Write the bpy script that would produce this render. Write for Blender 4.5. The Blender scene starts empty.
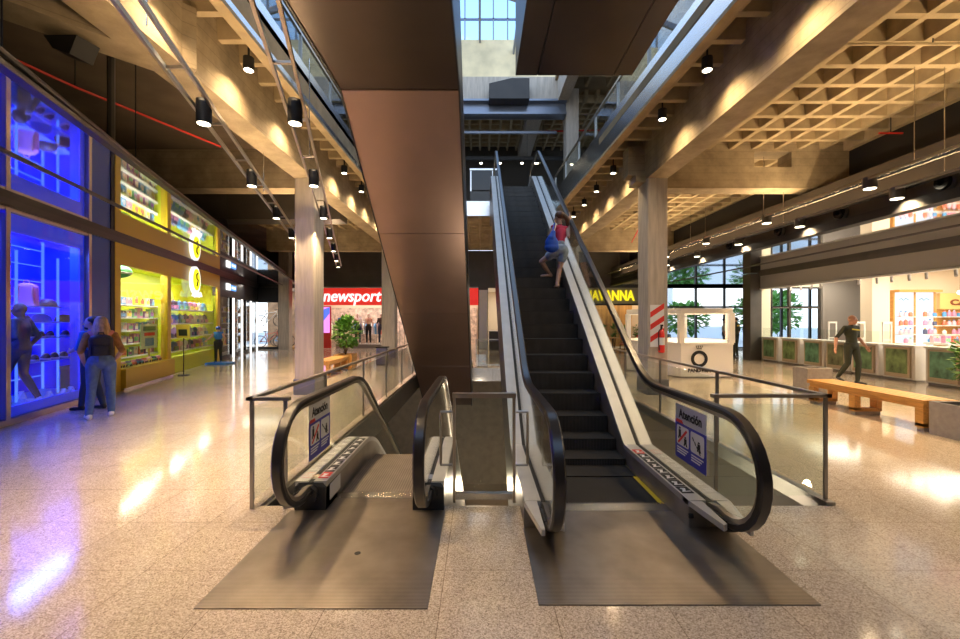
EXPOSURE = 0.55
SKY = 1.6
E_BLUE = 90
E_YEL = 36
E_DARK = 50
E_BACK = 150
E_SHOP = 300
E_DOWN = 120
E_TRK = 270
E_UPFILL = 140
import bpy, bmesh, math, random
from mathutils import Vector, Matrix
R = random.Random(7)
sc = bpy.context.scene
COL = sc.collection
PI = math.pi
V = Vector

WARM = (1, .70, .38); NEUT = (1, .9, .76)
# ------------------------------------------------------------------ materials
def _new(name):
    m = bpy.data.materials.new(name); m.use_nodes = True
    nt = m.node_tree; nt.nodes.clear()
    out = nt.nodes.new('ShaderNodeOutputMaterial')
    return m, nt, out
def mat(name, col, rough=.5, metal=0., emit=None, es=0., var=0., vs=4., bump=0., bs=40., coat=0., stretch=None, spec=.5):
    m, nt, out = _new(name)
    b = nt.nodes.new('ShaderNodeBsdfPrincipled'); nt.links.new(b.outputs[0], out.inputs[0])
    b.inputs['Base Color'].default_value = (*col, 1); b.inputs['Roughness'].default_value = rough
    b.inputs['Metallic'].default_value = metal; b.inputs['Coat Weight'].default_value = coat
    b.inputs['Specular IOR Level'].default_value = spec
    if emit: b.inputs['Emission Color'].default_value = (*emit, 1); b.inputs['Emission Strength'].default_value = es
    if var or bump:
        tc = nt.nodes.new('ShaderNodeTexCoord'); mp = nt.nodes.new('ShaderNodeMapping')
        nt.links.new(tc.outputs['Object'], mp.inputs[0])
        if stretch: mp.inputs['Scale'].default_value = stretch
    if var:
        n = nt.nodes.new('ShaderNodeTexNoise'); n.inputs['Scale'].default_value = vs; n.inputs['Detail'].default_value = 6
        r = nt.nodes.new('ShaderNodeValToRGB')
        r.color_ramp.elements[0].position = .3; r.color_ramp.elements[1].position = .7
        r.color_ramp.elements[0].color = (*[c*(1-var) for c in col], 1); r.color_ramp.elements[1].color = (*[min(1, c*(1+var)) for c in col], 1)
        nt.links.new(mp.outputs[0], n.inputs['Vector']); nt.links.new(n.outputs[0], r.inputs[0]); nt.links.new(r.outputs[0], b.inputs['Base Color'])
    if bump:
        n2 = nt.nodes.new('ShaderNodeTexNoise'); n2.inputs['Scale'].default_value = bs; n2.inputs['Detail'].default_value = 3
        bp = nt.nodes.new('ShaderNodeBump'); bp.inputs['Strength'].default_value = bump; bp.inputs['Distance'].default_value = .01
        nt.links.new(mp.outputs[0], n2.inputs['Vector']); nt.links.new(n2.outputs[0], bp.inputs['Height']); nt.links.new(bp.outputs[0], b.inputs['Normal'])
    return m
def emat(name, col, s):
    m, nt, out = _new(name)
    e = nt.nodes.new('ShaderNodeEmission'); e.inputs[0].default_value = (*col, 1); e.inputs[1].default_value = s
    nt.links.new(e.outputs[0], out.inputs[0]); return m
def glass(name, tint=(.93, .97, .95), ior=1.45, mx=1.0):
    m, nt, out = _new(name)
    t = nt.nodes.new('ShaderNodeBsdfTransparent'); t.inputs[0].default_value = (*tint, 1)
    g = nt.nodes.new('ShaderNodeBsdfGlossy'); g.inputs['Roughness'].default_value = .01; g.inputs[0].default_value = (mx, mx, mx, 1)
    ge = nt.nodes.new('ShaderNodeNewGeometry'); dp = nt.nodes.new('ShaderNodeVectorMath'); dp.operation = 'DOT_PRODUCT'
    nt.links.new(ge.outputs['Normal'], dp.inputs[0]); nt.links.new(ge.outputs['Incoming'], dp.inputs[1])
    def mth(op, a, b=None):
        q = nt.nodes.new('ShaderNodeMath'); q.operation = op
        for i, v in enumerate((a, b)):
            if v is None: continue
            if isinstance(v, (int, float)): q.inputs[i].default_value = v
            else: nt.links.new(v, q.inputs[i])
        return q.outputs[0]
    f0 = ((ior-1)/(ior+1))**2
    sch = mth('ADD', mth('MULTIPLY', mth('POWER', mth('SUBTRACT', 1., mth('ABSOLUTE', dp.outputs['Value'])), 5.), 1-f0), f0)
    x = nt.nodes.new('ShaderNodeMixShader')
    nt.links.new(sch, x.inputs[0]); nt.links.new(t.outputs[0], x.inputs[1]); nt.links.new(g.outputs[0], x.inputs[2]); nt.links.new(x.outputs[0], out.inputs[0])
    return m
def floor_mat():
    m, nt, out = _new('terrazzo'); N = nt.nodes.new; L = nt.links.new
    b = N('ShaderNodeBsdfPrincipled'); L(b.outputs[0], out.inputs[0])
    tc = N('ShaderNodeTexCoord'); mp = N('ShaderNodeMapping'); mp.inputs['Location'].default_value = (.23, -2.765, 0)
    L(tc.outputs['Object'], mp.inputs[0])
    n = N('ShaderNodeTexVoronoi'); n.inputs['Scale'].default_value = 150
    L(tc.outputs['Object'], n.inputs['Vector'])
    sep = N('ShaderNodeSeparateColor'); L(n.outputs['Color'], sep.inputs[0])
    r = N('ShaderNodeValToRGB'); L(sep.outputs[0], r.inputs[0])
    els = r.color_ramp.elements
    els[0].position = 0; els[0].color = (.29, .22, .16, 1); els[1].position = 1; els[1].color = (.76, .65, .52, 1)
    e = els.new(.25); e.color = (.47, .38, .29, 1); e = els.new(.6); e.color = (.59, .49, .38, 1)
    n2 = N('ShaderNodeTexNoise'); n2.inputs['Scale'].default_value = 1.3; n2.inputs['Detail'].default_value = 4; L(tc.outputs['Object'], n2.inputs['Vector'])
    mr = N('ShaderNodeMapRange'); mr.inputs[3].default_value = .85; mr.inputs[4].default_value = 1.12; L(n2.outputs[0], mr.inputs[0])
    mx = N('ShaderNodeMix'); mx.data_type = 'RGBA'; mx.blend_type = 'MULTIPLY'; mx.inputs[0].default_value = 1
    L(r.outputs[0], mx.inputs[6]); L(mr.outputs[0], mx.inputs[7])
    bk = N('ShaderNodeTexBrick'); bk.offset = 0; bk.squash = 1
    bk.inputs['Scale'].default_value = 1; bk.inputs['Brick Width'].default_value = .655; bk.inputs['Row Height'].default_value = .655
    bk.inputs['Mortar Size'].default_value = .0025; bk.inputs['Mortar Smooth'].default_value = .2
    bk.inputs['Color1'].default_value = (1, 1, 1, 1); bk.inputs['Color2'].default_value = (.9, .9, .9, 1); bk.inputs['Mortar'].default_value = (.45, .4, .36, 1)
    L(mp.outputs[0], bk.inputs['Vector'])
    m2 = N('ShaderNodeMix'); m2.data_type = 'RGBA'; m2.blend_type = 'MULTIPLY'; m2.inputs[0].default_value = 1
    L(mx.outputs[2], m2.inputs[6]); L(bk.outputs[0], m2.inputs[7]); L(m2.outputs[2], b.inputs['Base Color'])
    b.inputs['Roughness'].default_value = .1; b.inputs['Specular IOR Level'].default_value = .75
    return m
def board_mat(name, col, step=.16):
    """board-marked concrete: noise stains and the lines left by the form boards"""
    m, nt, out = _new(name); N = nt.nodes.new; L = nt.links.new
    b = N('ShaderNodeBsdfPrincipled'); L(b.outputs[0], out.inputs[0]); b.inputs['Roughness'].default_value = .85
    tc = N('ShaderNodeTexCoord'); sx = N('ShaderNodeSeparateXYZ'); L(tc.outputs['Object'], sx.inputs[0])
    n = N('ShaderNodeTexNoise'); n.inputs['Scale'].default_value = 2.2; n.inputs['Detail'].default_value = 9; n.inputs['Roughness'].default_value = .65
    L(tc.outputs['Object'], n.inputs['Vector'])
    r = N('ShaderNodeValToRGB'); L(n.outputs[0], r.inputs[0])
    r.color_ramp.elements[0].position = .3; r.color_ramp.elements[0].color = (*[c*.62 for c in col], 1)
    r.color_ramp.elements[1].position = .68; r.color_ramp.elements[1].color = (*[c*1.18 for c in col], 1)
    a = N('ShaderNodeMath'); a.operation = 'DIVIDE'; a.inputs[1].default_value = step; L(sx.outputs[2], a.inputs[0])
    fr = N('ShaderNodeMath'); fr.operation = 'FRACT'; L(a.outputs[0], fr.inputs[0])
    lt = N('ShaderNodeMath'); lt.operation = 'LESS_THAN'; lt.inputs[1].default_value = .07; L(fr.outputs[0], lt.inputs[0])
    ml = N('ShaderNodeMath'); ml.operation = 'MULTIPLY'; ml.inputs[1].default_value = .35; L(lt.outputs[0], ml.inputs[0])
    mx = N('ShaderNodeMix'); mx.data_type = 'RGBA'; L(ml.outputs[0], mx.inputs[0]); L(r.outputs[0], mx.inputs[6]); mx.inputs[7].default_value = (*[c*.3 for c in col], 1)
    L(mx.outputs[2], b.inputs['Base Color'])
    n3 = N('ShaderNodeTexNoise'); n3.inputs['Scale'].default_value = 22; L(tc.outputs['Object'], n3.inputs['Vector'])
    bp = N('ShaderNodeBump'); bp.inputs['Strength'].default_value = .35; bp.inputs['Distance'].default_value = .01; L(n3.outputs[0], bp.inputs['Height']); L(bp.outputs[0], b.inputs['Normal'])
    return m
def groove_mat(name, col, rough, metal, axis, period, depth=.5, dark=.55):
    """ribbed metal: fine grooves across one axis"""
    m, nt, out = _new(name); N = nt.nodes.new; L = nt.links.new
    b = N('ShaderNodeBsdfPrincipled'); L(b.outputs[0], out.inputs[0]); b.inputs['Roughness'].default_value = rough; b.inputs['Metallic'].default_value = metal
    tc = N('ShaderNodeTexCoord'); sx = N('ShaderNodeSeparateXYZ'); L(tc.outputs['Object'], sx.inputs[0])
    a = N('ShaderNodeMath'); a.operation = 'DIVIDE'; a.inputs[1].default_value = period; L(sx.outputs[axis], a.inputs[0])
    fr = N('ShaderNodeMath'); fr.operation = 'PINGPONG'; fr.inputs[1].default_value = .5; L(a.outputs[0], fr.inputs[0])
    n = N('ShaderNodeTexNoise'); n.inputs['Scale'].default_value = 3.; n.inputs['Detail'].default_value = 7; L(tc.outputs['Object'], n.inputs['Vector'])
    mr = N('ShaderNodeMapRange'); mr.inputs[1].default_value = .3; mr.inputs[2].default_value = .7; mr.inputs[3].default_value = .7; mr.inputs[4].default_value = 1.15; L(n.outputs[0], mr.inputs[0])
    r = N('ShaderNodeValToRGB'); L(fr.outputs[0], r.inputs[0])
    r.color_ramp.elements[0].position = .1; r.color_ramp.elements[0].color = (*[c*dark for c in col], 1); r.color_ramp.elements[1].position = .3; r.color_ramp.elements[1].color = (*col, 1)
    mx = N('ShaderNodeMix'); mx.data_type = 'RGBA'; mx.blend_type = 'MULTIPLY'; mx.inputs[0].default_value = 1
    L(r.outputs[0], mx.inputs[6]); L(mr.outputs[0], mx.inputs[7]); L(mx.outputs[2], b.inputs['Base Color'])
    bp = N('ShaderNodeBump'); bp.inputs['Strength'].default_value = depth; bp.inputs['Distance'].default_value = .003; L(fr.outputs[0], bp.inputs['Height']); L(bp.outputs[0], b.inputs['Normal'])
    return m
M = {}
M['floor'] = floor_mat()
M['conc'] = board_mat('board_concrete', (.40, .32, .21))
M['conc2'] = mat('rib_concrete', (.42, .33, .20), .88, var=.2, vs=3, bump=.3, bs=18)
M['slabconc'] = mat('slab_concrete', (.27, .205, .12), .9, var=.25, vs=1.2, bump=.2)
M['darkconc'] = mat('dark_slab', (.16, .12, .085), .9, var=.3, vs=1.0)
M['column'] = mat('column_concrete', (.47, .42, .36), .85, var=.16, vs=5, bump=.25, bs=25, stretch=(3, 3, .35))
M['plinth'] = mat('plinth_steel', (.22, .24, .3), .35, .8)
M['black'] = mat('black_paint', (.012, .012, .014), .55)
M['blackgloss'] = mat('black_gloss', (.01, .01, .012), .15)
M['charcoal'] = mat('charcoal_panel', (.075, .068, .062), .4, var=.15, vs=2)
M['ledge'] = mat('ledge_dark', (.02, .017, .015), .4)
M['bulk'] = mat('bulkhead_dark', (.028, .022, .018), .4, var=.2, vs=2)
M['bronze'] = mat('bronze_panel', (.25, .175, .15), .36, .85, var=.1, vs=.9, bump=.03, bs=1.5)
M['brown'] = mat('dark_brown_panel', (.075, .057, .048), .38, .8, var=.12, vs=.9)
M['steel'] = mat('brushed_steel', (.62, .62, .62), .24, 1, var=.08, vs=3)
M['fascia'] = mat('steel_fascia', (.72, .73, .76), .26, 1, bump=.04, bs=1.2)
M['rail'] = mat('rail_steel', (.50, .45, .39), .3, 1)
M['post'] = mat('post_grey', (.30, .29, .28), .35, .9)
M['deck'] = mat('escalator_deck', (.56, .55, .54), .38, .3, var=.06, vs=6)
M['deckdark'] = mat('skirt_steel', (.33, .30, .27), .32, .55, var=.2, vs=4)
M['plate'] = groove_mat('floor_plate', (.34, .295, .255), .36, .85, 1, .0125, .5, .6)
M['tread'] = groove_mat('step_tread', (.018, .015, .013), .8, .1, 0, .012, .8, .5)
M['treada'] = groove_mat('step_tread_pale', (.30, .255, .22), .45, .5, 0, .024, .8, .55)  # paler tread metal for the narrow escalator
M['riser'] = groove_mat('step_metal', (.10, .09, .082), .5, .4, 0, .018, .9, .35)
M['rubber'] = mat('handrail_rubber', (.018, .015, .014), .28, spec=.6)
M['newel'] = mat('newel_plastic', (.02, .02, .022), .4)
M['yellow'] = mat('yellow_paint', (.75, .50, .02), .5)
M['glass'] = glass('rail_glass', (.94, .97, .95))
M['shopglass'] = glass('shop_glass', (.97, .98, .98), 1.3, .5)
M['mirror'] = mat('mirror_soffit', (.80, .80, .82), .035, 1)
M['white'] = mat('white_paint', (.85, .83, .80), .5)
M['cream'] = mat('cream_paint', (.80, .70, .56), .55)
M['grey'] = mat('grey_paint', (.30, .28, .27), .5)
M['greywall'] = mat('grey_fascia', (.42, .40, .39), .5)
M['navy'] = mat('navy_panel', (.02, .085, .50), .4)
M['bluewall'] = mat('blue_lining', (.03, .07, .9), .5)
M['mustard'] = mat('mustard_panel', (.72, .50, .03), .4)
M['lime'] = mat('lime_lining', (.72, .80, .03), .45)
M['red'] = mat('red_paint', (.72, .03, .02), .4)
M['redsign'] = mat('red_fascia', (.70, .03, .025), .4, emit=(.8, .03, .02), es=.5)
M['wood'] = mat('bench_wood', (.62, .33, .09), .4, var=.2, vs=7, stretch=(6, .6, 6))
M['stone'] = mat('planter_stone', (.36, .34, .34), .7, var=.12, vs=14)
M['leaf'] = mat('leaf_green', (.13, .32, .045), .5, var=.35, vs=9)
M['stem'] = mat('stem_brown', (.12, .07, .035), .8)
M['soil'] = mat('soil', (.05, .035, .02), .95)
M['lamp'] = emat('lamp_glow', (1, .86, .62), 8)
M['ledw'] = emat('white_led', (1, .96, .88), 1.5)
M['ledb'] = emat('blue_led', (.08, .2, 1), .9)
M['signw'] = emat('sign_white', (1, .98, .95), 1.0)
M['signy'] = emat('sign_yellow', (1, .76, .02), .9)
M['signb'] = emat('sign_blue', (.12, .35, 1), 1.2)
M['txtk'] = mat('text_black', (.01, .01, .012), .6)
M['txtw'] = mat('text_white', (.85, .85, .85), .6)
M['signblue'] = mat('notice_blue', (.06, .06, .42), .5)
M['signred'] = mat('notice_red', (.75, .05, .04), .5)
M['signpale'] = mat('notice_pale', (.72, .71, .72), .5)
M['skin'] = mat('skin', (.60, .36, .25), .5)
M['skin2'] = mat('skin_ruddy', (.58, .29, .20), .5)
M['hairb'] = mat('hair_brown', (.12, .05, .02), .45, var=.4, vs=30, stretch=(1, 1, .15))
M['hairl'] = mat('hair_blond', (.50, .31, .14), .45, var=.4, vs=30, stretch=(1, 1, .15))
M['hairk'] = mat('hair_black', (.02, .015, .012), .5)
M['jean'] = mat('denim', (.09, .16, .32), .8, var=.2, vs=12)
M['jeanl'] = mat('pale_denim', (.34, .42, .52), .8, var=.2, vs=14)
M['jeand'] = mat('dark_denim', (.03, .05, .10), .8)
M['raspb'] = mat('raspberry_cloth', (.50, .03, .09), .75)
M['tan'] = mat('mustard_cloth', (.36, .17, .05), .8, var=.3, vs=18)
M['pink'] = mat('pink_cloth', (.72, .25, .2), .8)
M['bluecl'] = mat('blue_cloth', (.03, .16, .55), .7)
M['bluebag'] = mat('blue_bag', (.015, .10, .60), .55)
M['guard'] = mat('guard_uniform', (.035, .04, .025), .8)
M['shoe'] = mat('white_shoe', (.75, .73, .72), .5)
M['shoek'] = mat('black_shoe', (.02, .02, .02), .4)
M['manneq'] = mat('mannequin_white', (.75, .70, .64), .4)

# ------------------------------------------------------------------ mesh builder
class MB:
    def __init__(s): s.v = []; s.f = []; s.mi = []; s.cur = 0
    def add(s, vs, fs):
        b = len(s.v); s.v += [tuple(p) for p in vs]
        for f in fs: s.f.append(tuple(b+i for i in f)); s.mi.append(s.cur)
        return s
    def mat(s, i): s.cur = i; return s
    def box(s, x0, x1, y0, y1, z0, z1):
        return s.add([(x, y, z) for z in (z0, z1) for y in (y0, y1) for x in (x0, x1)],
                     [(0, 2, 3, 1), (4, 5, 7, 6), (0, 1, 5, 4), (2, 6, 7, 3), (0, 4, 6, 2), (1, 3, 7, 5)])
    def prism(s, pts, vec):
        """planar 3-D polygon extruded along vec"""
        n = len(pts); vec = V(vec); a = [V(p) for p in pts]
        return s.add(a + [p+vec for p in a], [tuple(range(n))[::-1], tuple(range(n, 2*n))] + [(i, (i+1) % n, n+(i+1) % n, n+i) for i in range(n)])
    def yz(s, pts, x0, x1): return s.prism([(x0, y, z) for y, z in pts], (x1-x0, 0, 0))
    def cyl(s, p0, p1, r0, r1=None, n=12):
        p0, p1 = V(p0), V(p1); r1 = r0 if r1 is None else r1
        d = (p1-p0).normalized(); a = d.orthogonal().normalized(); b = d.cross(a)
        c = [a*math.cos(2*PI*i/n)+b*math.sin(2*PI*i/n) for i in range(n)]
        return s.add([p0+q*r0 for q in c]+[p1+q*r1 for q in c], [tuple(range(n))[::-1], tuple(range(n, 2*n))]+[(i, (i+1) % n, n+(i+1) % n, n+i) for i in range(n)])
    def tube(s, path, r, n=8):
        P = [V(p) for p in path]; rings = []; ref = None
        for i, p in enumerate(P):
            t = (P[min(i+1, len(P)-1)]-P[max(i-1, 0)]).normalized()
            if ref is None: ref = t.orthogonal().normalized()
            ref = (ref - t*ref.dot(t)).normalized(); b = t.cross(ref)
            rr = r[i] if isinstance(r, (list, tuple)) else r
            rings.append([p+(ref*math.cos(2*PI*k/n)+b*math.sin(2*PI*k/n))*rr for k in range(n)])
        return s._rings(rings)
    def _rings(s, rings):
        n = len(rings[0]); vs = [q for g in rings for q in g]; fs = []
        for i in range(len(rings)-1):
            for k in range(n): fs.append((i*n+k, i*n+(k+1) % n, (i+1)*n+(k+1) % n, (i+1)*n+k))
        fs.append(tuple(range(n))[::-1]); m = (len(rings)-1)*n; fs.append(tuple(range(m, m+n)))
        return s.add(vs, fs)
    def sweepx(s, path, x, prof):
        """profile (dx, dn) swept along a path in the YZ plane; dn = along the path normal"""
        rings = []
        for i, (y, z) in enumerate(path):
            y0, z0 = path[max(i-1, 0)]; y1, z1 = path[min(i+1, len(path)-1)]
            t = V((0, y1-y0, z1-z0)).normalized(); nrm = V((0, -t.z, t.y))
            rings.append([V((x+a, y, z))+nrm*b for a, b in prof])
        return s._rings(rings)
    def ell(s, c, r, nu=12, nv=8, rot=None):
        c = V(c); r = (r, r, r) if isinstance(r, (int, float)) else r
        vs = []
        for j in range(1, nv):
            for i in range(nu):
                th = PI*j/nv; ph = 2*PI*i/nu
                p = V((r[0]*math.sin(th)*math.cos(ph), r[1]*math.sin(th)*math.sin(ph), r[2]*math.cos(th)))
                if rot: p = rot @ p
                vs.append(c+p)
        t = V((0, 0, r[2])); t = rot @ t if rot else t
        vs += [c+t, c-t]; T = len(vs)-2; fs = []
        for j in range(nv-2):
            for i in range(nu): fs.append((j*nu+i, (j+1)*nu+i, (j+1)*nu+(i+1) % nu, j*nu+(i+1) % nu))
        for i in range(nu): fs.append((T, i, (i+1) % nu)); fs.append((T+1, (nv-2)*nu+(i+1) % nu, (nv-2)*nu+i))
        return s.add(vs, fs)
    def lathe(s, prof, c, n=16):
        c = V(c); rings = [[c+V((r*math.cos(2*PI*k/n), r*math.sin(2*PI*k/n), z)) for k in range(n)] for r, z in prof]
        return s._rings(rings)
    def rbox(s, x0, x1, y0, y1, z0, z1, r=.02, n=3):
        """box with rounded vertical edges"""
        pts = []
        for cx, cy, a0 in ((x1-r, y1-r, 0), (x0+r, y1-r, 90), (x0+r, y0+r, 180), (x1-r, y0+r, 270)):
            for k in range(n+1):
                a = math.radians(a0+90*k/n); pts.append((cx+r*math.cos(a), cy+r*math.sin(a), z0))
        return s.prism(pts, (0, 0, z1-z0))
    def xf(s, fn):
        s.v = [tuple(fn(V(p))) for p in s.v]; return s
    def build(s, name, mats, parent=None, loc=None, smooth=True, base=True):
        me = bpy.data.meshes.new(name)
        if parent is not None: off = root_loc(parent)
        elif loc is not None: off = V(loc)
        elif base and s.v:
            xs, ys, zs = zip(*s.v); off = V(((min(xs)+max(xs))/2, (min(ys)+max(ys))/2, min(zs)))
        else: off = V((0, 0, 0))
        me.from_pydata([V(p)-off for p in s.v], [], s.f)
        mats = mats if isinstance(mats, (list, tuple)) else [mats]
        for m in mats: me.materials.append(M[m] if isinstance(m, str) else m)
        me.polygons.foreach_set('material_index', s.mi)
        bm = bmesh.new(); bm.from_mesh(me); bmesh.ops.recalc_face_normals(bm, faces=bm.faces); bm.to_mesh(me); bm.free()
        if smooth:
            me.polygons.foreach_set('use_smooth', [True]*len(me.polygons)); me.set_sharp_from_angle(angle=.6)
        me.update()
        return link(name, me, parent, off)
def root_loc(o):
    while o.parent is not None: o = o.parent
    return V(o.location)
def link(name, me, parent, off):
    o = bpy.data.objects.new(name, me); COL.objects.link(o)
    if parent is not None: o.parent = parent
    else: o.location = off
    return o
USED = {}
def tag(o, label, cat, group=None, kind=None):
    if label: o['label'] = label
    if cat: o['category'] = cat
    if group: o['group'] = group
    if kind: o['kind'] = kind
    return o
def thing(name, label, cat, loc, group=None):
    o = bpy.data.objects.new(name, None); COL.objects.link(o); o.location = loc; o.empty_display_size = .1
    return tag(o, label, cat, group)
def struct(name, mb, m, smooth=False):
    o = mb.build(name, m, base=False, smooth=smooth); o['kind'] = 'structure'; return o
def dup(root, loc=None, rot=None, label=None, group=None, scale=None):
    def cp(o, par):
        c = o.copy(); COL.objects.link(c)
        if par is not None: c.parent = par
        for ch in o.children: cp(ch, c)
        return c
    r = cp(root, None)
    if loc is not None: r.location = loc
    if rot is not None: r.rotation_euler = (0, 0, rot)
    if scale is not None: r.scale = (scale,)*3 if isinstance(scale, (int, float)) else scale
    if label: r['label'] = label
    if group: r['group'] = group
    return r
def text_mesh(body, size, o, rv, uv, width=None, bold=0., shear=0., ext=.004, align='CENTER'):
    """MB of flat lettering: origin o at the baseline (centre), rv = reading direction, uv = up"""
    cu = bpy.data.curves.new('t', 'FONT'); cu.body = body; cu.size = size; cu.align_x = align; cu.offset = bold; cu.shear = shear; cu.extrude = ext; cu.resolution_u = 3
    ob = bpy.data.objects.new('t', cu); COL.objects.link(ob)
    me = bpy.data.meshes.new_from_object(ob.evaluated_get(bpy.context.evaluated_depsgraph_get()))
    bpy.data.objects.remove(ob); bpy.data.curves.remove(cu)
    xs = [v.co.x for v in me.vertices]
    k = width/(max(xs)-min(xs)) if width else 1
    rv, uv, o = V(rv).normalized(), V(uv).normalized(), V(o); n = rv.cross(uv)
    mb = MB(); mb.add([o+rv*(v.co.x*k)+uv*v.co.y+n*v.co.z for v in me.vertices], [tuple(p.vertices) for p in me.polygons])
    bpy.data.meshes.remove(me); return mb
def spot(loc, target, e, ang=80, col=(1, .78, .5), blend=.6, r=.04):
    l = bpy.data.lights.new('lamp_and_fill', 'SPOT'); l.energy = e; l.color = col; l.spot_size = math.radians(ang); l.spot_blend = blend; l.shadow_soft_size = r
    o = bpy.data.objects.new('lamp_and_fill', l); COL.objects.link(o); o.location = loc
    o.rotation_euler = (V(target)-V(loc)).to_track_quat('-Z', 'Y').to_euler(); return o
def area(loc, target, e, sx, sy, col=(1, .85, .65)):
    l = bpy.data.lights.new('lamp_and_fill', 'AREA'); l.shape = 'RECTANGLE'; l.size = sx; l.size_y = sy; l.energy = e; l.color = col
    o = bpy.data.objects.new('lamp_and_fill', l); COL.objects.link(o); o.location = loc
    o.rotation_euler = (V(target)-V(loc)).to_track_quat('-Z', 'Y').to_euler(); return o
def point(loc, e, col=(1, .8, .55), r=.1):
    l = bpy.data.lights.new('lamp_and_fill', 'POINT'); l.energy = e; l.color = col; l.shadow_soft_size = r
    o = bpy.data.objects.new('lamp_and_fill', l); COL.objects.link(o); o.location = loc; return o
def fillet(pts, radii, n=8):
    """polyline in 2-D with rounded corners"""
    out = [pts[0]]
    for i in range(1, len(pts)-1):
        p0, p, p1 = V((*pts[i-1], 0)), V((*pts[i], 0)), V((*pts[i+1], 0))
        a = (p0-p).normalized(); b = (p1-p).normalized(); r = radii[i-1]
        if r <= 0: out.append(tuple(p[:2])); continue
        ang = a.angle(b); t = r/math.tan(ang/2); c = p+(a+b).normalized()*(r/math.sin(ang/2))
        s0 = p+a*t-c; s1 = p+b*t-c; w = s0.angle(s1); sg = 1 if s0.cross(s1).z > 0 else -1
        for k in range(n+1):
            q = Matrix.Rotation(sg*w*k/n, 3, 'Z') @ s0 + c; out.append((q.x, q.y))
    out.append(pts[-1]); return out
# ------------------------------------------------------------------ camera, world, view
F = 420.0
cam = bpy.data.cameras.new('camera'); cam.sensor_width = 36; cam.lens = F/960*36; cam.clip_end = 300
co = bpy.data.objects.new('camera', cam); COL.objects.link(co); co.location = (0, 0, 1.65); co.rotation_euler = (PI/2, 0, 0)
sc.camera = co
sc.view_settings.view_transform = 'Standard'; sc.view_settings.look = 'None'; sc.view_settings.gamma = 1; sc.view_settings.use_curve_mapping = False
sc.view_settings.exposure = EXPOSURE
sc.cycles.use_denoising = True; sc.cycles.max_bounces = 9; sc.cycles.diffuse_bounces = 4; sc.cycles.glossy_bounces = 5
sc.cycles.transparent_max_bounces = 24; sc.cycles.caustics_reflective = False; sc.cycles.caustics_refractive = False; sc.cycles.sample_clamp_indirect = 6
w = bpy.data.worlds.new('sky'); sc.world = w; w.use_nodes = True; nt = w.node_tree
tc = nt.nodes.new('ShaderNodeTexCoord'); sx = nt.nodes.new('ShaderNodeSeparateXYZ'); rp = nt.nodes.new('ShaderNodeValToRGB')
nz = nt.nodes.new('ShaderNodeTexNoise'); nz.inputs['Scale'].default_value = 3.5; nz.inputs['Detail'].default_value = 6
cr = nt.nodes.new('ShaderNodeValToRGB'); cr.color_ramp.elements[0].position = .48; cr.color_ramp.elements[1].position = .68
mxw = nt.nodes.new('ShaderNodeMix'); mxw.data_type = 'RGBA'; mxw.inputs[7].default_value = (.95, .97, 1, 1)
nt.links.new(tc.outputs['Generated'], sx.inputs[0]); nt.links.new(sx.outputs[2], rp.inputs[0]); nt.links.new(tc.outputs['Generated'], nz.inputs['Vector'])
nt.links.new(nz.outputs[0], cr.inputs[0]); nt.links.new(cr.outputs[0], mxw.inputs[0]); nt.links.new(rp.outputs[0], mxw.inputs[6])
rp.color_ramp.elements[0].position = 0; rp.color_ramp.elements[0].color = (.80, .90, 1, 1); rp.color_ramp.elements[1].position = .6; rp.color_ramp.elements[1].color = (.33, .57, .95, 1)
bg = nt.nodes['Background']; bg.inputs[1].default_value = SKY; nt.links.new(mxw.outputs[2], bg.inputs[0])

# ------------------------------------------------------------------ the setting
def LX(Y): return -5.435-.30*Y                 # line of the shopfronts on one side of the hall (it runs at an angle)
def LE(Y): return -2.55-.32*Y                  # edge of the mirrored soffit in front of them
LN = V((-.958, -.287, 0)); LD = V((-.287, .958, 0))
def LP(Y, off=0., z=0.): p = V((LX(Y), Y, z))+LN*off; return p
HX0, HX1, HY0, HY1 = -1.95, 3.1, 3.72, 14.3
mb = MB()
mb.box(-16, HX0, -9, 28, -.45, 0).box(HX1, 20, -9, 24, -.45, 0).box(HX0, HX1, -9, HY0, -.45, 0).box(HX0, HX1, HY1, 28, -.45, 0)
struct('floor', mb, 'floor')
struct('floor_basement', MB().box(-8, 9, 0, 18, -4.8, -4.6), mat('basement_floor', (.33, .26, .18), .2, var=.1, vs=20))
bw = mat('basement_wall', (.30, .23, .15), .7, var=.15)
struct('wall_basement', MB().box(-8, 9, 16, 16.2, -4.6, -.45).box(-6.2, -6, 0, 16, -4.6, -.45).box(7, 7.2, 0, 16, -4.6, -.45).box(HX1+.01, HX1+.15, 3.5, 10.5, -2.2, -.45), bw)
struct('trim_1', MB().box(HX0, HX0+.03, HY0, HY1, -.5, -.03), 'charcoal')
struct('trim_2', MB().box(HX1-.02, HX1, HY0, HY1, -.12, -.015).box(HX1-.03, HX1+.05, HY0, HY1, -.015, .03), 'post')
struct('trim_3', MB().box(HX1-.012, HX1-.004, HY0, HY1, -2.2, -.12), mat('pit_brown', (.20, .155, .10), .5))
struct('trim_4', MB().box(1.97, HX1, HY0-.0, HY0+.02, -.45, -.02).box(-.30, .34, HY0, HY0+.02, -.45, -.02), 'charcoal')

def ribs(mb, x0, x1, y0, y1, z, xs, ys, h=.34, wb=.05, wt=.085):
    for x in xs: mb.prism([(x-wb, y0, z), (x+wb, y0, z), (x+wt, y0, z+h), (x-wt, y0, z+h)], (0, y1-y0, 0))
    for y in ys: mb.prism([(x0, y-wb, z+.002), (x0, y+wb, z+.002), (x0, y+wt, z+h), (x0, y-wt, z+h)], (x1-x0, 0, 0))
def grid(a, b, s, ph): 
    k0 = math.ceil((a-ph)/s); return [ph+s*k for k in range(k0, int(math.floor((b-ph)/s))+1)]
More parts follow.
